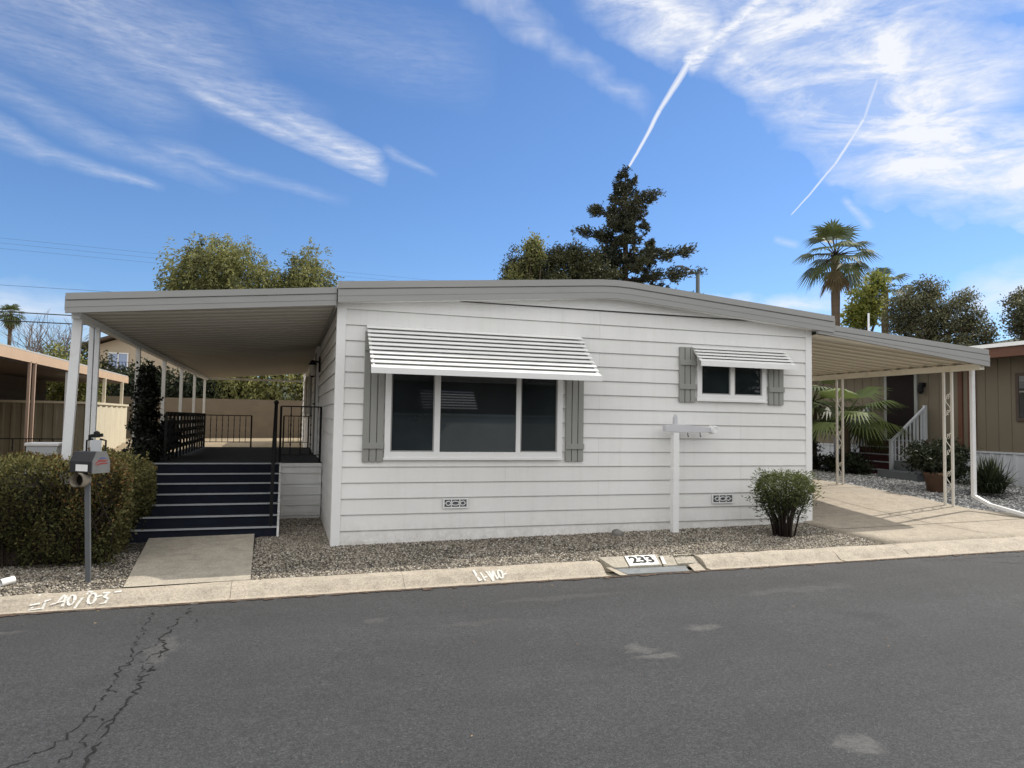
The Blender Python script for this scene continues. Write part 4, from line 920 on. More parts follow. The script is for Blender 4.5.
mb = MB(); mb.lathe([(.22, 0), (.27, .85), (.0, .86)], (-5.9, 5.2, 0), 14); mb.build('body', M['void'], bn, True); MB().lathe([(.29, .86), (.30, .9), (.2, .96), (.0, .98)], (-5.9, 5.2, 0), 14).build('lid', M['black'], bn, True)
# block wall behind
mb = MB(); mb.box(-12, 9, 20, 20.2, .3, 2.24); o = mb.build('garden_wall', M['block']); tag(o, 'long tan concrete block wall behind the porch', 'wall'); 
# two-storey house far left
bh = thing('house', 'beige two-storey house with a balcony window seen past the porch posts', 'house', (-8, 33, 1))
def bhp(x, z): return (x, z)
mb = MB(); mb.prism([(-10.3, .8), (-5.2, .8), (-5.2, 5.1), (-7.75, 5.95), (-10.3, 5.0)], 'y', 32.3, 40); mb.build('wall', M['beige'], bh)
mb = MB()
for xa, za, xb, zb in ((-10.75, 4.93, -7.75, 6.03), (-7.75, 6.03, -4.7, 5.03)): mb.prism([(xa, za), (xb, zb), (xb, zb + .14), (xa, za + .14)], 'y', 31.7, 40.4)
mb.build('roof', M['brown'], bh)
w = MB()
for q in ((-9.42, -9.36, 3.78, 4.78), (-8.52, -8.46, 3.78, 4.78), (-8.96, -8.91, 3.78, 4.78), (-9.36, -8.52, 3.78, 3.84), (-9.36, -8.52, 4.72, 4.78)): w.box(q[0], q[1], 32.22, 32.31, q[2], q[3])
w = w.build('window', M['trim'], bh); MB().box(-9.36, -8.52, 32.26, 32.295, 3.84, 4.72).build('pane', M['curtain'], w)
mb = MB(); mb.box(-9.7, -8.1, 31.5, 32.29, 3.58, 3.70); mb.build('balcony', M['trim'], bh)
mb = MB(); rail(mb, (-9.65, 31.55, 0), (-8.15, 31.55, 0), 3.70, 4.25, 9, .014); mb.build('railing', M['black'], bh)
sg = thing('garden_shed', 'small pale-roofed shed behind the block wall', 'shed', (-5, 26, .8))
mb = MB(); mb.prism([(-6.1, .8), (-4.0, .8), (-4.0, 2.6), (-5.05, 3.0), (-6.1, 2.6)], 'y', 26, 28); mb.build('wall', M['brown'], sg)
mb = MB()
for xa, za, xb, zb in ((-6.3, 2.55, -5.05, 3.04), (-5.05, 3.04, -3.8, 2.55)): mb.prism([(xa, za), (xb, zb), (xb, zb + .08), (xa, za + .08)], 'y', 25.8, 28.2)
mb.build('roof', M['skirt'], sg)

# ------------------------------------------------------------------ right neighbour
rn = thing('neighbour_home', 'tan panelled home with white skirting and red-brown eave beyond the carport', 'mobile home', (17, 6, .4))
NX = 14.5; mb = MB()
prof = []; y = -3.0
while y < 17: prof += [(NX, y), (NX, y + .28), (NX + .012, y + .285), (NX + .012, y + .295)]; y += .30
prof.append((NX, y)); n = len(prof); mb.add([(p_[0], p_[1], 1.08) for p_ in prof] + [(p_[0], p_[1], 3.2) for p_ in prof], [(i, i + 1, n + i + 1, n + i) for i in range(n - 1)])
mb.box(NX + .02, 21.5, -3.0, 17, 1.0, 3.2); mb.build('wall', M['tanwall'], rn)
mb = MB(); corr(mb, (NX - .02, 17, 0), (NX - .02, -3.0, 0), .1, 1.06, (-1, 0, 0), .26, .018); mb.box(NX - .05, NX + .1, -3, 17, 1.062, 1.10); mb.build('skirting', M['skirt'], rn)
mb = MB(); mb.box(13.75, 22, -3.5, 17.5, 3.34, 3.42); mb.build('roof', M['trim'], rn)
mb = MB(); mb.box(13.80, 14.0, -3.4, 17.4, 3.13, 3.335); mb.box(14.0, 14.48, -3.4, 17.4, 3.22, 3.25); mb.build('eave_board', M['redbrown'], rn)
mb = MB(); mb.box(NX - .05, NX - .005, 3.22, 3.40, 1.1, 3.2); mb.box(NX - .04, NX - .005, 3.55, 3.66, 1.1, 3.2); mb.build('trim_board', M['redbrown'], rn)
w = MB()
for q in ((1.0, 1.07, 1.78, 2.82), (2.20, 2.27, 1.78, 2.82), (1.07, 2.20, 1.78, 1.85), (1.07, 2.20, 2.75, 2.82)): w.box(NX - .04, NX - .005, *q)
w = w.build('window', M['brown'], rn); MB().box(NX - .03, NX - .012, 1.07, 2.20, 1.85, 2.75).build('pane', M['glass'], w)
dr = MB().box(NX - .05, NX - .005, 4.86, 5.72, 1.30, 3.02).build('door', paint('maroon_door', (.012, .006, .005), .8), rn); fr = MB()
for q in ((4.78, 4.86, 1.3, 3.1), (5.72, 5.80, 1.3, 3.1), (4.86, 5.72, 3.02, 3.1)): fr.box(NX - .06, NX - .005, *q)
fr.build('door_frame', M['shutter'], dr)
ll = MB().box(NX - .12, NX - .02, 4.55, 4.66, 2.62, 2.72); ll.lathe([(.06, .0), (.07, -.16), (.03, -.22), (0, -.22)], (NX - .13, 4.6, 2.66), 10); ll.build('porch_lamp', M['black'], rn)
mb = MB(); mb.tube([(16.2, 8.1, 3.4), (16.2, 8.1, 5.05)], .028, 8); mb.build('roof_mast', M['skirt'], rn)
# its entry steps
es = thing('entry_steps', 'dark red entry steps with white picket railings at the tan home', 'steps', (13.4, 5.3, .4))
for i in range(5):
    z = .58 + i * .175; x = 13.2 + i * .25
    s = MB().box(x, x + .25 if i < 4 else NX - .03, 4.50, 6.15, .3, z - .02).build('step', M['redstep'], es); MB().box(x - .02, x + .035, 4.49, 6.16, z - .02, z + .008).build('nosing', M['nosing'], s)
for yy in (4.42, 6.22):
    mb = MB(); p0 = Vector((13.25, yy, 1.27)); p1 = Vector((14.3, yy, 2.10)); dz = Vector((0, 0, -.78))
    mb.bar(p0, p1, .055, .05); mb.bar(p0 + dz, p1 + dz, .045, .04)
    for k in range(10): q = p0.lerp(p1, k / 9); mb.bar(q + dz, q, .034, .034)
    mb.bar(p0 + Vector((0, 0, -.92)), p0 + Vector((0, 0, .05)), .07, .07); mb.bar(p1 + dz, p1 + Vector((0, 0, .05)), .07, .07); mb.build('railing', M['skirt'], es)
pl = MB().box(12.7, 13.15, 3.2, 4.3, .25, .60).build('planter_kerb', M['steel'], None, bevel=.01); tag(pl, 'low grey concrete planter block at the foot of the red steps', 'planter')
pl2 = MB().box(13.16, 14.1, 3.4, 4.25, .25, .82).build('planter_kerb', M['steel'], None, bevel=.01); tag(pl2, 'taller grey concrete planter block against the picket railing', 'planter')
# potted shrub
pz_ = tz(11.75, 1.9)
pt = thing('flower_pot', 'terracotta pot standing on the white stones behind the carport post', 'pot', (11.75, 1.88, pz_))
MB().lathe([(0, 0), (.15, 0), (.205, .34), (.225, .34), (.225, .40), (.20, .40), (.19, .34), (0, .33)], (11.75, 1.88, pz_), 20).build('body', M['terracotta'], pt, True)
def shrub(name, label, c_, r_, nclump, per, spread, leaf, mat, z0, shell=.4, w=.5):
    t = thing(name, label, 'shrub', (c_[0], c_[1], z0)); P, CC, T = clumps([(c_, r_, 1)], per, spread, nclump, shell); P[:, 2] = np.maximum(P[:, 2], z0 + .03)
    leaves('foliage', P, rng.uniform(.7, 1.3, len(P)) * leaf, leaf * w, M[mat], t, T); mb = MB()
    for q in CC[rng.choice(len(CC), min(24, len(CC)), replace=False)]: b0 = Vector((c_[0] + rng.normal(0, .04), c_[1] + rng.normal(0, .04), z0)); mb.tube([b0, b0.lerp(Vector(q), .5), q], [.015, .01, .004], 5)
    mb.build('stem', M['darkstem'], t, True); return t
shrub('shrub', 'dark round shrub growing in the terracotta pot', (11.75, 1.98, pz_ + .66), (.50, .50, .30), 120, 40, .07, .07, 'lf_dark', pz_ + .33)
shrub('shrub', 'dark bushy shrub between the scrolled post and white skirting', (13.3, 2.95, .85), (.45, .5, .45), 120, 40, .09, .08, 'lf_dark', .35)
def strap_plant(label, c_, n, L):
    t = thing('strap_leaf_plant', label, 'plant', c_); V = []; F = []; T = []
    for i in range(n):
        a = rng.uniform(0, 6.283); lean = rng.uniform(.15, .95); l = L * rng.uniform(.6, 1.15); b0 = np.array(c_) + np.array([rng.normal(0, .08), rng.normal(0, .08), 0]); dirn = np.array([math.cos(a), math.sin(a), 0]); sd = np.array([-math.sin(a), math.cos(a), 0]); tt = rng.normal(.45, .2)
        for k in range(6):
            s = k / 5; p_ = b0 + dirn * l * lean * s + np.array([0, 0, l * (s * (1.15 - .3 * lean) - .75 * lean * s * s)]); w = .012 * (1 - s ** 3) + .001
            V += [p_ - sd * w, p_ + sd * w]; T += [tt + .2 * s] * 2
            if k: o = len(V) - 4; F.append((o, o + 1, o + 3, o + 2))
    np_mesh('foliage', np.array(V), np.array(F), M['lf_dark'] if n > 400 else M['lf_bush'], t, np.array(T)); return t
strap_plant('strap-leaved plant arching over white stones before the skirting', (12.4, 1.25, .37), 420, .72)
strap_plant('smaller strap-leaved plant beside the white downspout', (12.85, 1.6, .38), 260, .70)

def fan_leaf(V, F, T, c, axis, side, L, nseg, tt, spread=2.6, droop=.25):
    """a palmate leaf: segments radiating from c, each a thin folded blade"""
    axis = axis / np.linalg.norm(axis); side = side - axis * side.dot(axis); side = side / np.linalg.norm(side); nn = np.cross(axis, side)
    for i in range(nseg):
        a = (i / (nseg - 1) - .5) * spread; d = axis * math.cos(a) + side * math.sin(a); l = L * (1 - .25 * (abs(a) / (spread / 2)) ** 2) * rng.uniform(.9, 1.05); sd = np.cross(d, nn); w = l * .55 * spread / nseg
        p0 = c; p1 = c + d * l * .55; p2 = c + d * l + np.array([0, 0, -droop * l])
        o = len(V); V += [p0, p1 - sd * w * .5 + nn * w * .12, p2, p1 + sd * w * .5 + nn * w * .12]; F.append((o, o + 1, o + 2, o + 3)); t0 = tt + rng.normal(0, .08); T += [t0, t0, t0 + .1, t0]
def fan_palm(name, label, base_, h, r0, nfr, pet, L, mat, elev=(-35, 80), skirt=0, nseg=18, seed=0, trunk='palmbark', lean=(0, 0)):
    t = thing(name, label, 'palm tree', base_); b0 = Vector(base_); top = b0 + Vector((lean[0], lean[1], h)); mb = MB()
    ks = 14; pts = [b0.lerp(top, k / ks) for k in range(ks + 1)]; mb.tube(pts, [r0 * (1.25 - .4 * min(1, k / 5)) * (1 + .06 * (k % 2)) for k in range(ks + 1)], 12); mb.build('trunk', M[trunk], t, True)
    V = []; F = []; T = []; st = MB()
    for i in range(nfr):
        az = i * 2.39996 + rng.normal(0, .15); el = R(lerp(elev[0], elev[1], (i + .5) / nfr) + rng.normal(0, 6)); d = np.array([math.cos(az) * math.cos(el), math.sin(az) * math.cos(el), math.sin(el)]); c0 = np.array(top) + np.array([0, 0, .05])
        l = pet * rng.uniform(.8, 1.15); e = c0 + d * l + np.array([0, 0, -.10 * l]); st.tube([c0, c0 + d * l * .5, e], [.03 * L, .022 * L, .014 * L], 5)
        ax = d + np.array([0, 0, -.35]); side = np.cross(d, np.array([0, 0, 1])); fan_leaf(V, F, T, e, ax, side + 0 * ax, L * rng.uniform(.85, 1.1), nseg, .30 + .35 * (el > 0) * rng.random() + .2 * rng.random(), 2.9, .30)
    st.build('petioles', M['lf_fan'] if mat == 'lf_fan' else M['darkstem'], t, True); np_mesh('crown', np.array(V), np.array(F), M[mat], t, np.array(T))
    if skirt:
        V = []; F = []; T = []
        for i in range(skirt):
            az = rng.uniform(0, 6.28); d = np.array([math.cos(az) * .55, math.sin(az) * .55, -1.0]); c0 = np.array(top) + np.array([0, 0, -.15 - rng.random() * .4]); e = c0 + d * pet * .5; fan_leaf(V, F, T, e, d, np.cross(d, np.array([0, 0, 1.0])), L * .8, 12, rng.random() * .6, 1.8, .2)
        np_mesh('dry_skirt', np.array(V), np.array(F), M['lf_deadpalm'], t, np.array(T))
    return t
fan_palm('palm_tree', 'tall fan palm with shaggy trunk rising behind the carport roof', (22.9, 16.85, .5), 8.75, .21, 27, .95, 1.08, 'lf_palm', (-42, 82), 9)
fan_palm('palm_tree', 'short fan palm half hidden by the yellow-green tree', (29.3, 20.4, .8), 8.1, .2, 13, .8, .9, 'lf_palm', (-20, 60), 0)
fan_palm('palm_tree', 'tiny distant palm against the sky above the tan carport roof', (-21.9, 57.6, 1.5), 7.9, .16, 30, .55, .75, 'lf_palm', (-50, 80), 6, 10)
fan_palm('palm_tree', 'low fan palm with bright leaves by the red steps under the carport', (12.75, 5.35, .45), 1.35, .13, 15, .70, .95, 'lf_fan', (-30, 60), 0, 24)
fan_palm('palm_tree', 'slim dark-trunked palm at the far end of the driveway beside the white wall', (12.5, 6.2, .45), 1.75, .10, 11, .6, .7, 'lf_palm', (-30, 60), 0, 18)
shrub('shrub', 'dark low shrub at the end of the driveway by the slim palm', (12.3, 6.6, .8), (.6, .7, .5), 130, 40, .1, .08, 'lf_dark', .4)
shrub('shrub', 'dark leafy shrub in front of the red steps', (12.7, 5.3, .68), (.4, .7, .25), 80, 40, .08, .08, 'lf_dark', .4)

# ------------------------------------------------------------------ trees behind
def weeping(name, label, c_, r_, base_, n, zmin, leaf, group=None, boost=0):
    t = thing(name, label, 'tree', base_, group); P = []; T = []; A = []
    P0, CC, T0 = clumps([(c_, r_, 1), ((c_[0] - r_[0] * .25, c_[1], c_[2] + r_[2] * .22), (r_[0] * .65, r_[1] * .7, r_[2] * .8), .6), ((c_[0] - r_[0] * .55, c_[1], c_[2] - r_[2] * .25), (r_[0] * .42, r_[1] * .5, r_[2] * .65), .5), ((c_[0] + r_[0] * .75, c_[1], c_[2] - r_[2] * .15), (r_[0] * .45, r_[1] * .5, r_[2] * .65), .4)], 1, .2, n, .55)
    for q in P0:
        if q[2] < c_[2] - r_[2] * .3 and rng.random() < .5: continue
        l = rng.uniform(.3, 1.7) * r_[2] * .5; k = int(l / .034); tt = rng.normal(.42 + boost, .27); ox, oy = (q[0] - c_[0]) / r_[0], (q[1] - c_[1]) / r_[1]; ho = .28 * r_[0] / 2.3; sw = np.array([ox, oy]) * ho * 1.3 + rng.normal(0, .10, 2)
        for j in range(k):
            s = j / k; z = q[2] - .10 + .12 * math.sin(math.pi * min(1, s * 2)) * (s < .5) - l * s ** 1.5
            if z < zmin: break
            g = math.sin(min(1, s * 1.6) * math.pi / 2); P.append((q[0] + sw[0] * g + rng.normal(0, .06), q[1] + sw[1] * g + rng.normal(0, .06), z + rng.normal(0, .05))); T.append(tt + .15 * (1 - s) + rng.normal(0, .1)); A.append((sw[0] * (1 - s) * 4, sw[1] * (1 - s) * 4, -.2 - .8 * s))
    P2, _, T2 = clumps([(c_, (r_[0] * .95, r_[1] * .95, r_[2] * .92), 1)], 45, .2, n // 5, .6); P2 = P2[P2[:, 2] > zmin]; P += [tuple(q) for q in P2]; T += list(T2[:len(P2)] + boost); A += [(0, 0, -.5)] * len(P2)
    P = np.array(P); leaves('crown', P, rng.uniform(.12, .22, len(P)), .06, M['lf_pepper'], t, np.array(T), np.array(A), .75)
    mb = MB(); limbs(mb, base_, (c_[0], c_[1], c_[2] + r_[2] * .3), CC[rng.choice(len(CC), 14)], .22); mb.build('trunk', M['bark'], t, True)
weeping('pepper_tree', 'larger drooping pepper tree rising behind the porch roof', (-3.35, 25, 7.6), (2.35, 2.2, 2.15), (-3.3, 25, .8), 900, 2.2, .2, 'drooping trees behind the porch')
weeping('pepper_tree', 'smaller drooping pepper tree right beside its larger neighbour', (.15, 25.2, 7.6), (1.2, 1.4, 1.95), (.2, 25, .8), 400, 2.0, .2, 'drooping trees behind the porch')
weeping('pepper_tree', 'low drooping pepper foliage hanging over the block wall behind the deck', (-1.1, 21.6, 3.5), (1.9, .9, 1.5), (-1.1, 22.6, .8), 420, 1.75, .2, None, .35)
def conifer():
    bx_, by_ = 17.3, 26.7; z0, zt_ = .9, 15.9; t = thing('conifer', 'tall ragged conifer with uneven branches behind the white home', 'tree', (bx_, by_, z0)); mb = MB()
    mb.tube([(bx_, by_, z0), (bx_ - .05, by_, 6), (bx_ + .05, by_, 11), (bx_, by_, zt_)], [.35, .28, .16, .02], 8); P = []; T = []; A = []
    view = np.array([.945, -.33])   # branches spread all round
    z = 5.0; i = 0
    while z < zt_ - .2:
        f = (z - 5) / (zt_ - 5); nb_ = 3 if f < .8 else 2
        for b_ in range(nb_):
            az = i * 2.4 + rng.normal(0, .3); i += 1; L = (3.9 * (1 - f) ** .8 + .22) * rng.uniform(.5, 1.12); d = np.array([math.cos(az), math.sin(az), rng.uniform(-.12, .22)])
            p0 = np.array([bx_, by_, z + rng.normal(0, .1)]); e = p0 + d * L; mb.tube([p0, p0 + d * L * .5 + np.array([0, 0, -.05 * L]), e], [.06 * (1 - f) + .015, .04 * (1 - f) + .01, .008], 4)
            kk = int(L * 230) + 90; s = np.clip(rng.beta(1.5, 1.15, kk), .08, 1.02); sd = np.array([-d[1], d[0], 0]); w = .34 * (1.1 - .45 * s) * min(1, L)
            nc = int(5 + L * 5); cs = np.clip(rng.beta(1.5, 1.1, nc), .1, 1); cl_ = rng.normal(0, 1, nc) * .34 * (1.15 - .55 * cs) * min(1, L); cv = rng.normal(0, .12, nc); ci = rng.integers(nc, size=kk)
            q = p0 + d * L * (cs[ci] + rng.normal(0, .055 / max(L, .6), kk))[:, None] + sd * (cl_[ci] + rng.normal(0, .085, kk))[:, None] + np.array([0, 0, 1]) * (cv[ci] + rng.normal(0, .075, kk))[:, None]; s = cs[ci]
            unused = p0 + d * L * s[:, None] + sd * (rng.normal(0, 1, kk) * w)[:, None] + np.array([0, 0, 1]) * (rng.normal(.0, .17, kk))[:, None]; q[:, 2] -= .05 * L * 4 * s * (1 - s)
            P.append(q); T.append(rng.normal(.33, .15) + rng.normal(0, .14, kk)); A.append(np.repeat((d * .8 + np.array([0, 0, .25]))[None], kk, 0))
        z += .21 + .16 * (1 - f) + rng.uniform(0, .15)
    # a few outlying long branches, as wind left them
    for (dx_, dz_, L) in ((-3.6, 10.6, 4.1), (-2.6, 12.0, 2.6), (-2.2, 13.4, 2.1), (2.5, 9.6, 4.0), (2.9, 8.3, 4.2), (1.3, 14.0, 1.6), (1.5, 10.8, 3.9)):
        sgn = 1 if dx_ > 0 else -1; d = np.array([.945 * sgn, -.33 * sgn, .06 if sgn < 0 else .10]); p0 = np.array([bx_, by_, dz_]); e = p0 + d * L; mb.tube([p0, (p0 + e) / 2 + np.array([0, 0, -.15]), e], [.07, .045, .012], 5)
        for c in range(int(L * 4.5)):
            s = .3 + .7 * rng.random(); kk = 80; q = p0 + d * L * s + np.array([rng.normal(0, .15), rng.normal(0, .15), rng.normal(.05, .12)]); P.append(q + rng.normal(0, .17, (kk, 3)) * np.array([1, 1, .75])); T.append(rng.normal(.36, .12) + rng.normal(0, .12, kk)); A.append(np.repeat((d + np.array([0, 0, .4]))[None], kk, 0))
    P = np.vstack(P); leaves('crown', P, rng.uniform(.12, .26, len(P)), .075, M['lf_pine'], t, np.concatenate(T), np.vstack(A), .9); mb.build('trunk', M['bark'], t, True)
conifer()
tree('evergreen_tree', 'broad dark evergreen tree left of the tall conifer', 'tree', (12.5, 26.4, .9), (12.4, 26.4, 8.2), .3,
     [((12.4, 26.4, 8.4), (2.0, 1.8, 1.9), 3), ((11.4, 26.9, 9.6), (.9, 1.0, 1.3), 1.4), ((13.6, 26.0, 9.6), (1.3, 1.3, 1.5), 1.8), ((14.9, 25.6, 8.9), (1.4, 1.4, 1.9), 1.6), ((10.7, 27.1, 8.6), (.8, .9, 1.0), .8)], 84, .21, 600, .13, 'lf_broad')
tree('evergreen_tree', 'yellow-tinged bushy tree at the left end of the dark evergreens', 'tree', (11.3, 25.7, .9), (11.4, 25.7, 9.2), .2,
     [((11.55, 25.7, 10.2), (.55, .6, 1.0), 1), ((11.0, 25.8, 9.0), (.9, .8, .9), .8)], 34, .16, 100, .17, 'lf_pepper', group=None)
tree('olive_tree', 'wide grey-green tree behind the tan home', 'tree', (26.3, 14.6, .6), (26.2, 14.7, 6), .3,
     [((26.0, 15.0, 6.3), (1.1, 1.1, 1.5), 2.6), ((25.6, 15.7, 6.6), (.75, .8, 1.2), 1.2), ((26.8, 14.1, 6.5), (.8, .8, 1.0), 1.3), ((27.2, 13.6, 5.6), (.7, .7, 1.1), 1.1), ((26.1, 14.9, 7.7), (.6, .6, .55), .5), ((26.3, 14.6, 5.0), (1.6, 1.6, .9), 1.2)], 76, .17, 360, .105, 'lf_olive', .5)
tree('olive_tree', 'dark tree crown at the right edge above the tan home', 'tree', (27.2, 11.0, .6), (27.1, 11.1, 5), .25,
     [((26.95, 11.1, 6.2), (.75, .8, .9), 2), ((27.5, 10.6, 5.6), (1.0, 1.0, 1.0), 2)], 84, .17, 170, .105, 'lf_olive')
tree('yellow_tree', 'yellow-green leafy tree below the tall fan palm', 'tree', (25.9, 18.1, .8), (25.9, 18.1, 7.8), .16,
     [((25.85, 18.1, 7.5), (.72, .7, 1.2), 2), ((26.15, 17.9, 8.5), (.4, .4, .55), .6), ((25.5, 18.5, 6.9), (.55, .5, .8), .8)], 24, .17, 130, .20, 'lf_yellow')
def bare_tree():
    bx_, by_ = -12.4, 34.3; t = thing('bare_tree', 'leafless tree with thin upright branches beyond the tan carport roof', 'tree', (bx_, by_, 1)); mb = MB(); rd = random.Random(5)
    def grow(p_, d, L, r, dep):
        q = p_ + d * L; m = p_.lerp(q, .5) + Vector((rd.uniform(-1, 1), rd.uniform(-1, 1), 0)) * L * .06; mb.tube([p_, m, q], [r, r * .85, r * .65], 5)
        if dep == 0: return
        for k in range(3 if dep > 2 else 2):
            e = Vector((rd.gauss(0, .5), rd.gauss(0, .5), rd.gauss(.25, .25))); grow(p_.lerp(q, rd.uniform(.65, 1)), (d + e).normalized(), L * rd.uniform(.6, .85), r * .62, dep - 1)
    for k in range(4): grow(Vector((bx_ + .1, by_, 1)), Vector((rd.gauss(0, .22), rd.gauss(0, .2), 1)).normalized(), 2.0, .08, 5)
    mb.build('branches', paint('grey_twig', (.16, .13, .12), .9), t, True)
bare_tree()
tree('tree', 'yellow-green round tree behind the tan carport roof', 'tree', (-7.6, 18.1, .7), (-7.6, 18.1, 2.6), .12, [((-7.75, 18.0, 2.8), (.75, .7, .95), 2), ((-7.1, 18.2, 2.5), (.7, .6, .8), 1)], 40, .12, 150, .11, 'lf_shrub')
tree('tree', 'olive-green tree beside the beige two-storey house', 'tree', (-8.6, 24, .8), (-8.6, 24, 3.4), .12, [((-8.4, 24, 3.1), (1.2, 1, 1.2), 2), ((-7.4, 24.4, 2.7), (.9, .9, .9), 1)], 40, .16, 130, .14, 'lf_broad')
for i, (x, y, z, r, lab) in enumerate(((-9.6, 19.0, 1.9, 1.2, 'dark shrub mass behind the cream shed'), (-5.9, 22.5, 2.6, 1.3, 'dark green shrub behind the block wall left of the pale shed'), (-3.4, 22.6, 2.7, 1.4, 'dark green shrub behind the block wall under the porch roof'), (1.2, 22.8, 2.6, 1.3, 'dark green shrub behind the block wall next to the home'), (-14.5, 22, 2.0, 1.8, 'dark shrub behind the brown home'))):
    shrub('tall_shrub', lab, (x, y, z), (r * 1.1, r * .7, r * .75), 150, 36, .2, .16, 'lf_dark', z - r * .7)
fd = thing('street_light', 'slender street light pole with curved arm beyond the roof', 'street light', (19.7, 23, .9))
mb = MB(); mb.tube([(19.7, 23.05, .9), (19.7, 23.05, 9.45)], [.13, .10], 10); mb.box(19.6, 19.8, 22.95, 23.15, 9.45, 9.52); mb.build('pole', M['pole'], fd, True)
mb = MB(); mb.tube([(19.7, 23.05, 9.3), (19.45, 23.13, 9.55), (19.2, 23.2, 9.72), (18.95, 23.28, 9.8)], .035, 6); mb.build('arm', M['pole'], fd, True)
mb = MB(); mb.tube([(18.95, 23.28, 9.8), (18.65, 23.38, 9.8)], [.07, .05], 8); mb.build('lamp_head', M['pole'], fd, True)
for (za, zb, r, lab) in ((10.25, 10.4, .0045, 'highest thin overhead wire crossing the sky behind the porch'), (10.0, 10.15, .0045, 'second thin overhead wire just under the highest one'), (9.72, 9.9, .0045, 'third thin overhead wire in the upper bundle'), (7.85, 8.35, .008, 'overhead wire at the level of the porch roof edge'), (6.55, 6.85, .028, 'thick dark cable crossing the bare tree, upper of two'), (6.10, 6.45, .028, 'thick dark cable crossing the bare tree, lower of two')):
    mb = MB(); pts = []
    for k in range(25): s = k / 24; pts.append((lerp(-40, 34, s), lerp(28, 40, s), lerp(za - .35 - (zb - za) * 1.2, zb + (zb - za) * 1.6, s) - .3 * 4 * s * (1 - s) + .5))
    o = mb.tube(pts, r, 5).build('overhead_wire', M['wire'], None, True); tag(o, lab, 'wire', 'overhead wires')

# hills on the horizon
def hills():
    V = []; nx = 90
    for j in range(7):
        for i in range(nx):
            az = R(lerp(-70, 110, i / (nx - 1))); D = lerp(240, 420, j / 6); h = (17 + 5 * math.sin(i * .27) + 3.2 * math.sin(i * .71 + 1) + 30 * max(0, math.sin((i - 50) * .12)) * (50 < i < 76)) * math.sin(math.pi * min(1, (j + .2) / 5.2) * .55) * (.95 if j < 6 else .9)
            V.append((D * math.sin(az), D * math.cos(az) - 9, h - 1))
    F = [(j * nx + i, j * nx + i + 1, (j + 1) * nx + i + 1, (j + 1) * nx + i) for j in range(6) for i in range(nx - 1)]
    struct(MB().add(V, F).build('hills', M['hill'], None, True))
hills()

# ------------------------------------------------------------------ the home across the road, seen reflected in the panes
oh = thing('neighbour_home', 'pale home across the road, mirrored in the window panes', 'mobile home', (4, -18, 0))
mb = MB(); mb.box(1.5, 12, -24, -16.5, -.2, 1.75); mb.box(1.5, 12, -24, -16.44, 1.75, 1.82)
mb2 = MB(); mb2.box(1.5, 12, -23.9, -16.52, 1.82, 3.1); mb2.build('upper_wall', M['brown'], oh); mb.build('wall', paint('pale_green_wall', (.50, .54, .49), .7, .08), oh)
mb = MB(); mb.prism([(1.0, 3.1), (12.5, 3.1), (12.5, 3.3), (6.7, 3.8), (1.0, 3.3)], 'y', -24.5, -16.1); mb.build('roof', M['brown'], oh)
mb = MB()
for k in range(7): mb.box(4.0, 6.0, -16.45 + k * .1, -16.34 + k * .1, 2.6 - k * .1, 2.63 - k * .1)
mb.build('window_awning', M['awning'], oh)
mb = MB(); mb.box(-4, 1.4, -24, -15.6, 2.7, 2.85); mb.build('carport_roof', M['fascia'], oh)
for x in (-3.9, 1.2): MB().bar((x, -15.7, -.2), (x, -15.7, 2.7), .09, .09).build('post', M['postw'], oh)
mb = MB(); mb.box(-4, 1.4, -24.2, -24, -.2, 2.7); mb.build('back_wall', M['brown'], oh)
for i, x in enumerate((-8, 16.5)): tree('tree', ('round tree across the road, west side', 'unseen round tree added across the road, east side')[i], 'tree', (x, -19, -.2), (x, -19, 3), .15, [((x, -19, 3.6), (3.4, 2.4, 2.8), 1)], 60, .35, 260, .3, 'lf_dark')  # east tree is unseen, placed to darken the small window's reflection

# ------------------------------------------------------------------ camera
cam = bpy.data.cameras.new('camera'); co = bpy.data.objects.new('camera', cam); COL.objects.link(co)
yaw, pit, rol = -.3082, .0515, .0174
fw = Vector((-math.sin(yaw) * math.cos(pit), math.cos(yaw) * math.cos(pit), math.sin(pit))); rt = Vector((math.cos(yaw), math.sin(yaw), 0)); up = rt.cross(fw)
r2 = rt * math.cos(rol) + up * math.sin(rol); u2 = -rt * math.sin(rol) + up * math.cos(rol)
mx = Matrix(((r2.x, u2.x, -fw.x, -.6083), (r2.y, u2.y, -fw.y, -9.0997), (r2.z, u2.z, -fw.z, 1.601), (0, 0, 0, 1))); co.matrix_world = mx
cam.sensor_width = 36; cam.lens = 711.78 / 1024 * 36; cam.clip_start = .05; cam.clip_end = 3000; scene.camera = co

# ------------------------------------------------------------------ light and sky
S = Vector((.92, .25, 1.0)).normalized(); EL = math.asin(S.z); ROT = math.atan2(S.x, S.y)
sun = bpy.data.lights.new('sun', 'SUN'); sun.energy = 4.2; sun.angle = R(.53); sun.color = (1, .94, .84)
so = bpy.data.objects.new('sun', sun); COL.objects.link(so); so.rotation_euler = S.to_track_quat('Z', 'Y').to_euler()
w = bpy.data.worlds.new('World'); scene.world = w; w.use_nodes = True; nt = w.node_tree; nt.nodes.clear()
out = nt.nodes.new('ShaderNodeOutputWorld'); bg = nt.nodes.new('ShaderNodeBackground'); nt.links.new(bg.outputs[0], out.inputs[0])
sky = nt.nodes.new('ShaderNodeTexSky'); sky.sky_type = 'NISHITA'; sky.sun_disc = False; sky.sun_elevation = EL; sky.sun_rotation = ROT; sky.air_density = 1.0; sky.dust_density = .3; sky.ozone_density = 2.0; sky.altitude = 100
tc = nt.nodes.new('ShaderNodeTexCoord'); sep = nt.nodes.new('ShaderNodeSeparateXYZ'); nt.links.new(tc.outputs['Generated'], sep.inputs[0])
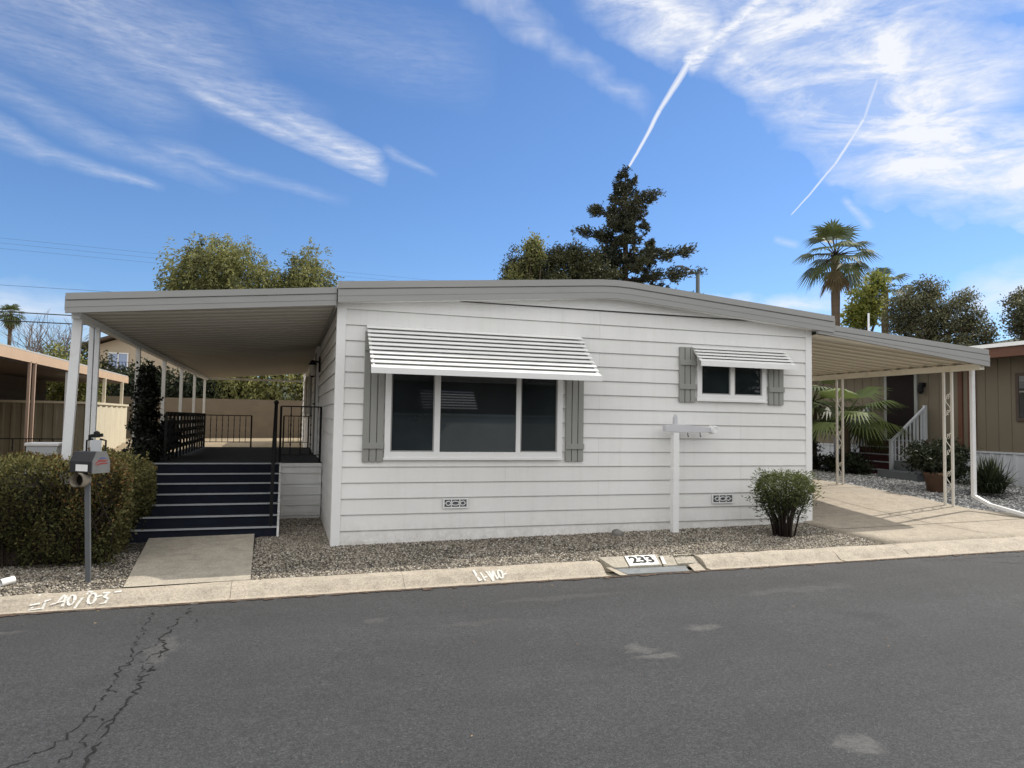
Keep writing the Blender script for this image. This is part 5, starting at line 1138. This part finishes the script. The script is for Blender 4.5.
az = mth(nt, 'MULTIPLY', mth(nt, 'ARCTAN2', sep.outputs[0], sep.outputs[1]), 180 / math.pi); el = mth(nt, 'MULTIPLY', mth(nt, 'ARCSINE', sep.outputs[2]), 180 / math.pi)
uv = nt.nodes.new('ShaderNodeCombineXYZ'); nt.links.new(az, uv.inputs[0]); nt.links.new(el, uv.inputs[1])
def vnoise(scale, detail, rough, rot=0, st=(1, 1, 1), dist=0, col=False):
    mp = nt.nodes.new('ShaderNodeMapping'); mp.inputs['Rotation'].default_value = (0, 0, R(rot)); mp.inputs['Scale'].default_value = st; nt.links.new(uv.outputs[0], mp.inputs[0])
    n = nt.nodes.new('ShaderNodeTexNoise'); n.inputs['Scale'].default_value = scale; n.inputs['Detail'].default_value = detail; n.inputs['Roughness'].default_value = rough; n.inputs['Distortion'].default_value = dist; nt.links.new(mp.outputs[0], n.inputs['Vector']); return n
wn = vnoise(.16, 4, .55); ws = nt.nodes.new('ShaderNodeSeparateColor'); nt.links.new(wn.outputs['Color'], ws.inputs[0])
def warped(amp):
    return (mth(nt, 'ADD', az, mth(nt, 'MULTIPLY', mth(nt, 'SUBTRACT', ws.outputs[0], .5), amp)), mth(nt, 'ADD', el, mth(nt, 'MULTIPLY', mth(nt, 'SUBTRACT', ws.outputs[1], .5), amp)))
WARP = {k: warped(k) for k in (.5, 2.2, 5.0)}
def seg(a, b_, w0, w1, warp=5.0, hard=1.0, ta=.12, tb=.12):
    """soft streak between two sky directions (azimuth, elevation in degrees)"""
    A, E = WARP[warp]; ux, uy = b_[0] - a[0], b_[1] - a[1]; L = math.hypot(ux, uy); ux /= L; uy /= L
    px = mth(nt, 'SUBTRACT', A, a[0]); py = mth(nt, 'SUBTRACT', E, a[1])
    s = mth(nt, 'DIVIDE', mth(nt, 'ADD', mth(nt, 'MULTIPLY', px, ux), mth(nt, 'MULTIPLY', py, uy)), L); t_ = mth(nt, 'ABSOLUTE', mth(nt, 'SUBTRACT', mth(nt, 'MULTIPLY', py, ux), mth(nt, 'MULTIPLY', px, uy)))
    sc = mth(nt, 'MINIMUM', mth(nt, 'MAXIMUM', s, 0), 1); wd = mth(nt, 'ADD', mth(nt, 'MULTIPLY', sc, w1 - w0), w0)
    m = mth(nt, 'SUBTRACT', 1, mth(nt, 'DIVIDE', t_, wd), clamp=True)
    e0 = mth(nt, 'DIVIDE', mth(nt, 'ADD', s, ta), 2 * ta + 1e-4, clamp=True); e1 = mth(nt, 'DIVIDE', mth(nt, 'SUBTRACT', 1 + tb, s), 2 * tb + 1e-4, clamp=True)
    m = mth(nt, 'MULTIPLY', mth(nt, 'MULTIPLY', m, e0), e1); return mth(nt, 'POWER', m, hard)
def mx_(*a):
    r_ = a[0]
    for q in a[1:]: r_ = mth(nt, 'MAXIMUM', r_, q)
    return r_
def sc_(m, k): return mth(nt, 'MULTIPLY', m, k)
fib = vnoise(.35, 8, .62, 33, (.35, 1.6, 1), 1.2).outputs[0]     # fibrous cirrus texture, long axis falling to the right
fibr = mth(nt, 'MULTIPLY', mth(nt, 'SUBTRACT', fib, .33), 2.6, clamp=True)
curl = vnoise(.22, 12, .66, 50, (.5, 1.7, 1), .7).outputs[0]; curlr = mth(nt, 'MULTIPLY', mth(nt, 'SUBTRACT', curl, .36), 3.4, clamp=True)
fine = vnoise(1.9, 5, .6, 60, (.5, 1.6, 1), .6).outputs[0]; finer = mth(nt, 'MULTIPLY', mth(nt, 'SUBTRACT', fine, .3), 2.2, clamp=True)
feather = vnoise(1.5, 8, .66, -62, (.25, 1.9, 1), .5).outputs[0]; feathr = mth(nt, 'MULTIPLY', mth(nt, 'SUBTRACT', feather, .36), 3.0, clamp=True)
left = mx_(sc_(seg((-17, 26.3), (1.0, 21.9), 2.4, 1.8, 2.2), .40), sc_(seg((-8, 23.2), (7.0, 18.9), .75, .95, .5, .8, .15, .03), .62), sc_(seg((-1.5, 22.2), (6.6, 19.6), 1.5, 1.2, .5, .9, .2, .05), .75), sc_(seg((-24, 21.6), (-5.6, 17.2), 1.7, .9, 2.2), .25), sc_(seg((-24, 18.6), (-9.3, 16.2), 1.3, .4, 2.2, 1, .1, .05), .34), sc_(seg((-10, 19.2), (3, 17.0), 1.0, .6, 2.2), .22), sc_(seg((7.2, 20.7), (11.0, 19.2), .55, .3, .5), .30), sc_(seg((-25, 28), (-4, 25), 4.5, 4.0, 2.2), .36), sc_(seg((-22, 24.5), (-8, 21.5), 2.8, 2.2, 2.2), .26), sc_(seg((-4, 29), (14, 27), 4, 3.5, 2.2), .16))
topm = mx_(sc_(seg((13.6, 32.4), (21.1, 28.7), 1.6, 1.3), .42), sc_(seg((21.1, 28.7), (28.2, 24.0), 1.4, .9), .30), sc_(seg((42.85, 16.3), (44.6, 14.3), .35, .45, .5), .5), sc_(seg((38, 14), (39.6, 13.4), .35, .4, .5), .4))
big = mx_(sc_(seg((45.5, 28), (47, 17.5), 2.6, 3.2, 5.0, .7), 1.25), seg((24, 32.6), (34, 28.0), 2.6, 3.4), sc_(seg((33.9, 27.4), (44, 20.0), 2.2, 3.2), .85), seg((37, 30), (48, 22), 5.5, 6.0, 5.0, .55), seg((43, 25), (52, 18.5), 6.5, 6.0, 5.0, .5), seg((46, 19), (58, 15.5), 3.6, 3.6, 5.0, .6), sc_(seg((32, 33), (60, 30), 4, 5, 5.0, .6), .9))
low = mx_(sc_(seg((33.5, 9.3), (43, 9.1), .9, 1.2), .75), sc_(seg((46.5, 6.5), (57, 10.5), 1.8, 2.8), .75), sc_(seg((-24, 7.5), (-8, 5.5), 2.0, 2.0), .55), sc_(seg((53, 6), (60, 7), 2, 2), .5))
veil = mth(nt, 'MULTIPLY', big, mth(nt, 'ADD', .32, mth(nt, 'MULTIPLY', curlr, 1.15)))
cl = mx_(mth(nt, 'MULTIPLY', left, mth(nt, 'ADD', .30, mth(nt, 'ADD', mth(nt, 'MULTIPLY', feathr, .50), mth(nt, 'MULTIPLY', mth(nt, 'MULTIPLY', fibr, finer), .75)))), mth(nt, 'MULTIPLY', topm, mth(nt, 'ADD', .35, mth(nt, 'MULTIPLY', fibr, .75))), mth(nt, 'MULTIPLY', veil, mth(nt, 'ADD', .78, mth(nt, 'MULTIPLY', finer, .38))), mth(nt, 'MULTIPLY', low, mth(nt, 'ADD', .35, mth(nt, 'MULTIPLY', fibr, .8))))
tr1 = mx_(sc_(seg((26.85, 19.8), (29.3, 23.75), .11, .21, .5, .55, .01, .01), .95), sc_(seg((29.3, 23.75), (31.7, 26.95), .21, .34, .5, .6, .01, .02), .9))
tr2 = mth(nt, 'MULTIPLY', seg((31.3, 26.6), (37.6, 30.5), 1.0, .75, .5, .8, .03, .1), mth(nt, 'ADD', .5, mth(nt, 'MULTIPLY', finer, .9)))
tr3 = mx_(sc_(seg((39.2, 15.65), (42.2, 18.75), .05, .11, .5, .6, .02, .01), .8), sc_(seg((42.2, 18.75), (44.05, 21.5), .115, .17, .5, .6, .01, .02), .85), sc_(seg((44.05, 21.5), (45.2, 24.2), .17, .22, .5, .7, .02, .2), .6))
cl = mth(nt, 'MINIMUM', mx_(cl, tr1, tr2, tr3), .97)
above = mth(nt, 'GREATER_THAN', sep.outputs[2], 0)
STR = .115
skc = mixc(nt, 1.0, sky.outputs[0], (.74, .97, 1.26), 'MULTIPLY')
white = (1.0 / STR * .93, 1.0 / STR * .95, 1.0 / STR * 1.0)
# bright unseen overcast added behind the viewer and overhead to light the shaded facade
dot = nt.nodes.new('ShaderNodeVectorMath'); dot.operation = 'DOT_PRODUCT'; nt.links.new(tc.outputs['Generated'], dot.inputs[0]); dot.inputs[1].default_value = (.303, .952, .051)
back = mth(nt, 'DIVIDE', mth(nt, 'SUBTRACT', .72, dot.outputs['Value']), .30, clamp=True)
n3 = nt.nodes.new('ShaderNodeTexNoise'); n3.inputs['Scale'].default_value = 2.2; n3.inputs['Detail'].default_value = 6; nt.links.new(tc.outputs['Generated'], n3.inputs['Vector'])
cover = mth(nt, 'MULTIPLY', back, mth(nt, 'MULTIPLY', mth(nt, 'SUBTRACT', n3.outputs[0], .22), 3.6, clamp=True))
base_sky = mixc(nt, mth(nt, 'MULTIPLY', cl, above), skc, white)
colr = mixc(nt, mth(nt, 'MULTIPLY', mth(nt, 'MULTIPLY', cover, above), .92), base_sky, (1.47 / STR, 1.45 / STR, 1.41 / STR)); nt.links.new(colr, bg.inputs[0]); bg.inputs[1].default_value = STR
scene.view_settings.view_transform = 'Standard'; scene.view_settings.look = 'None'; scene.view_settings.exposure = 0; scene.view_settings.gamma = 1
scene.cycles.max_bounces = 6
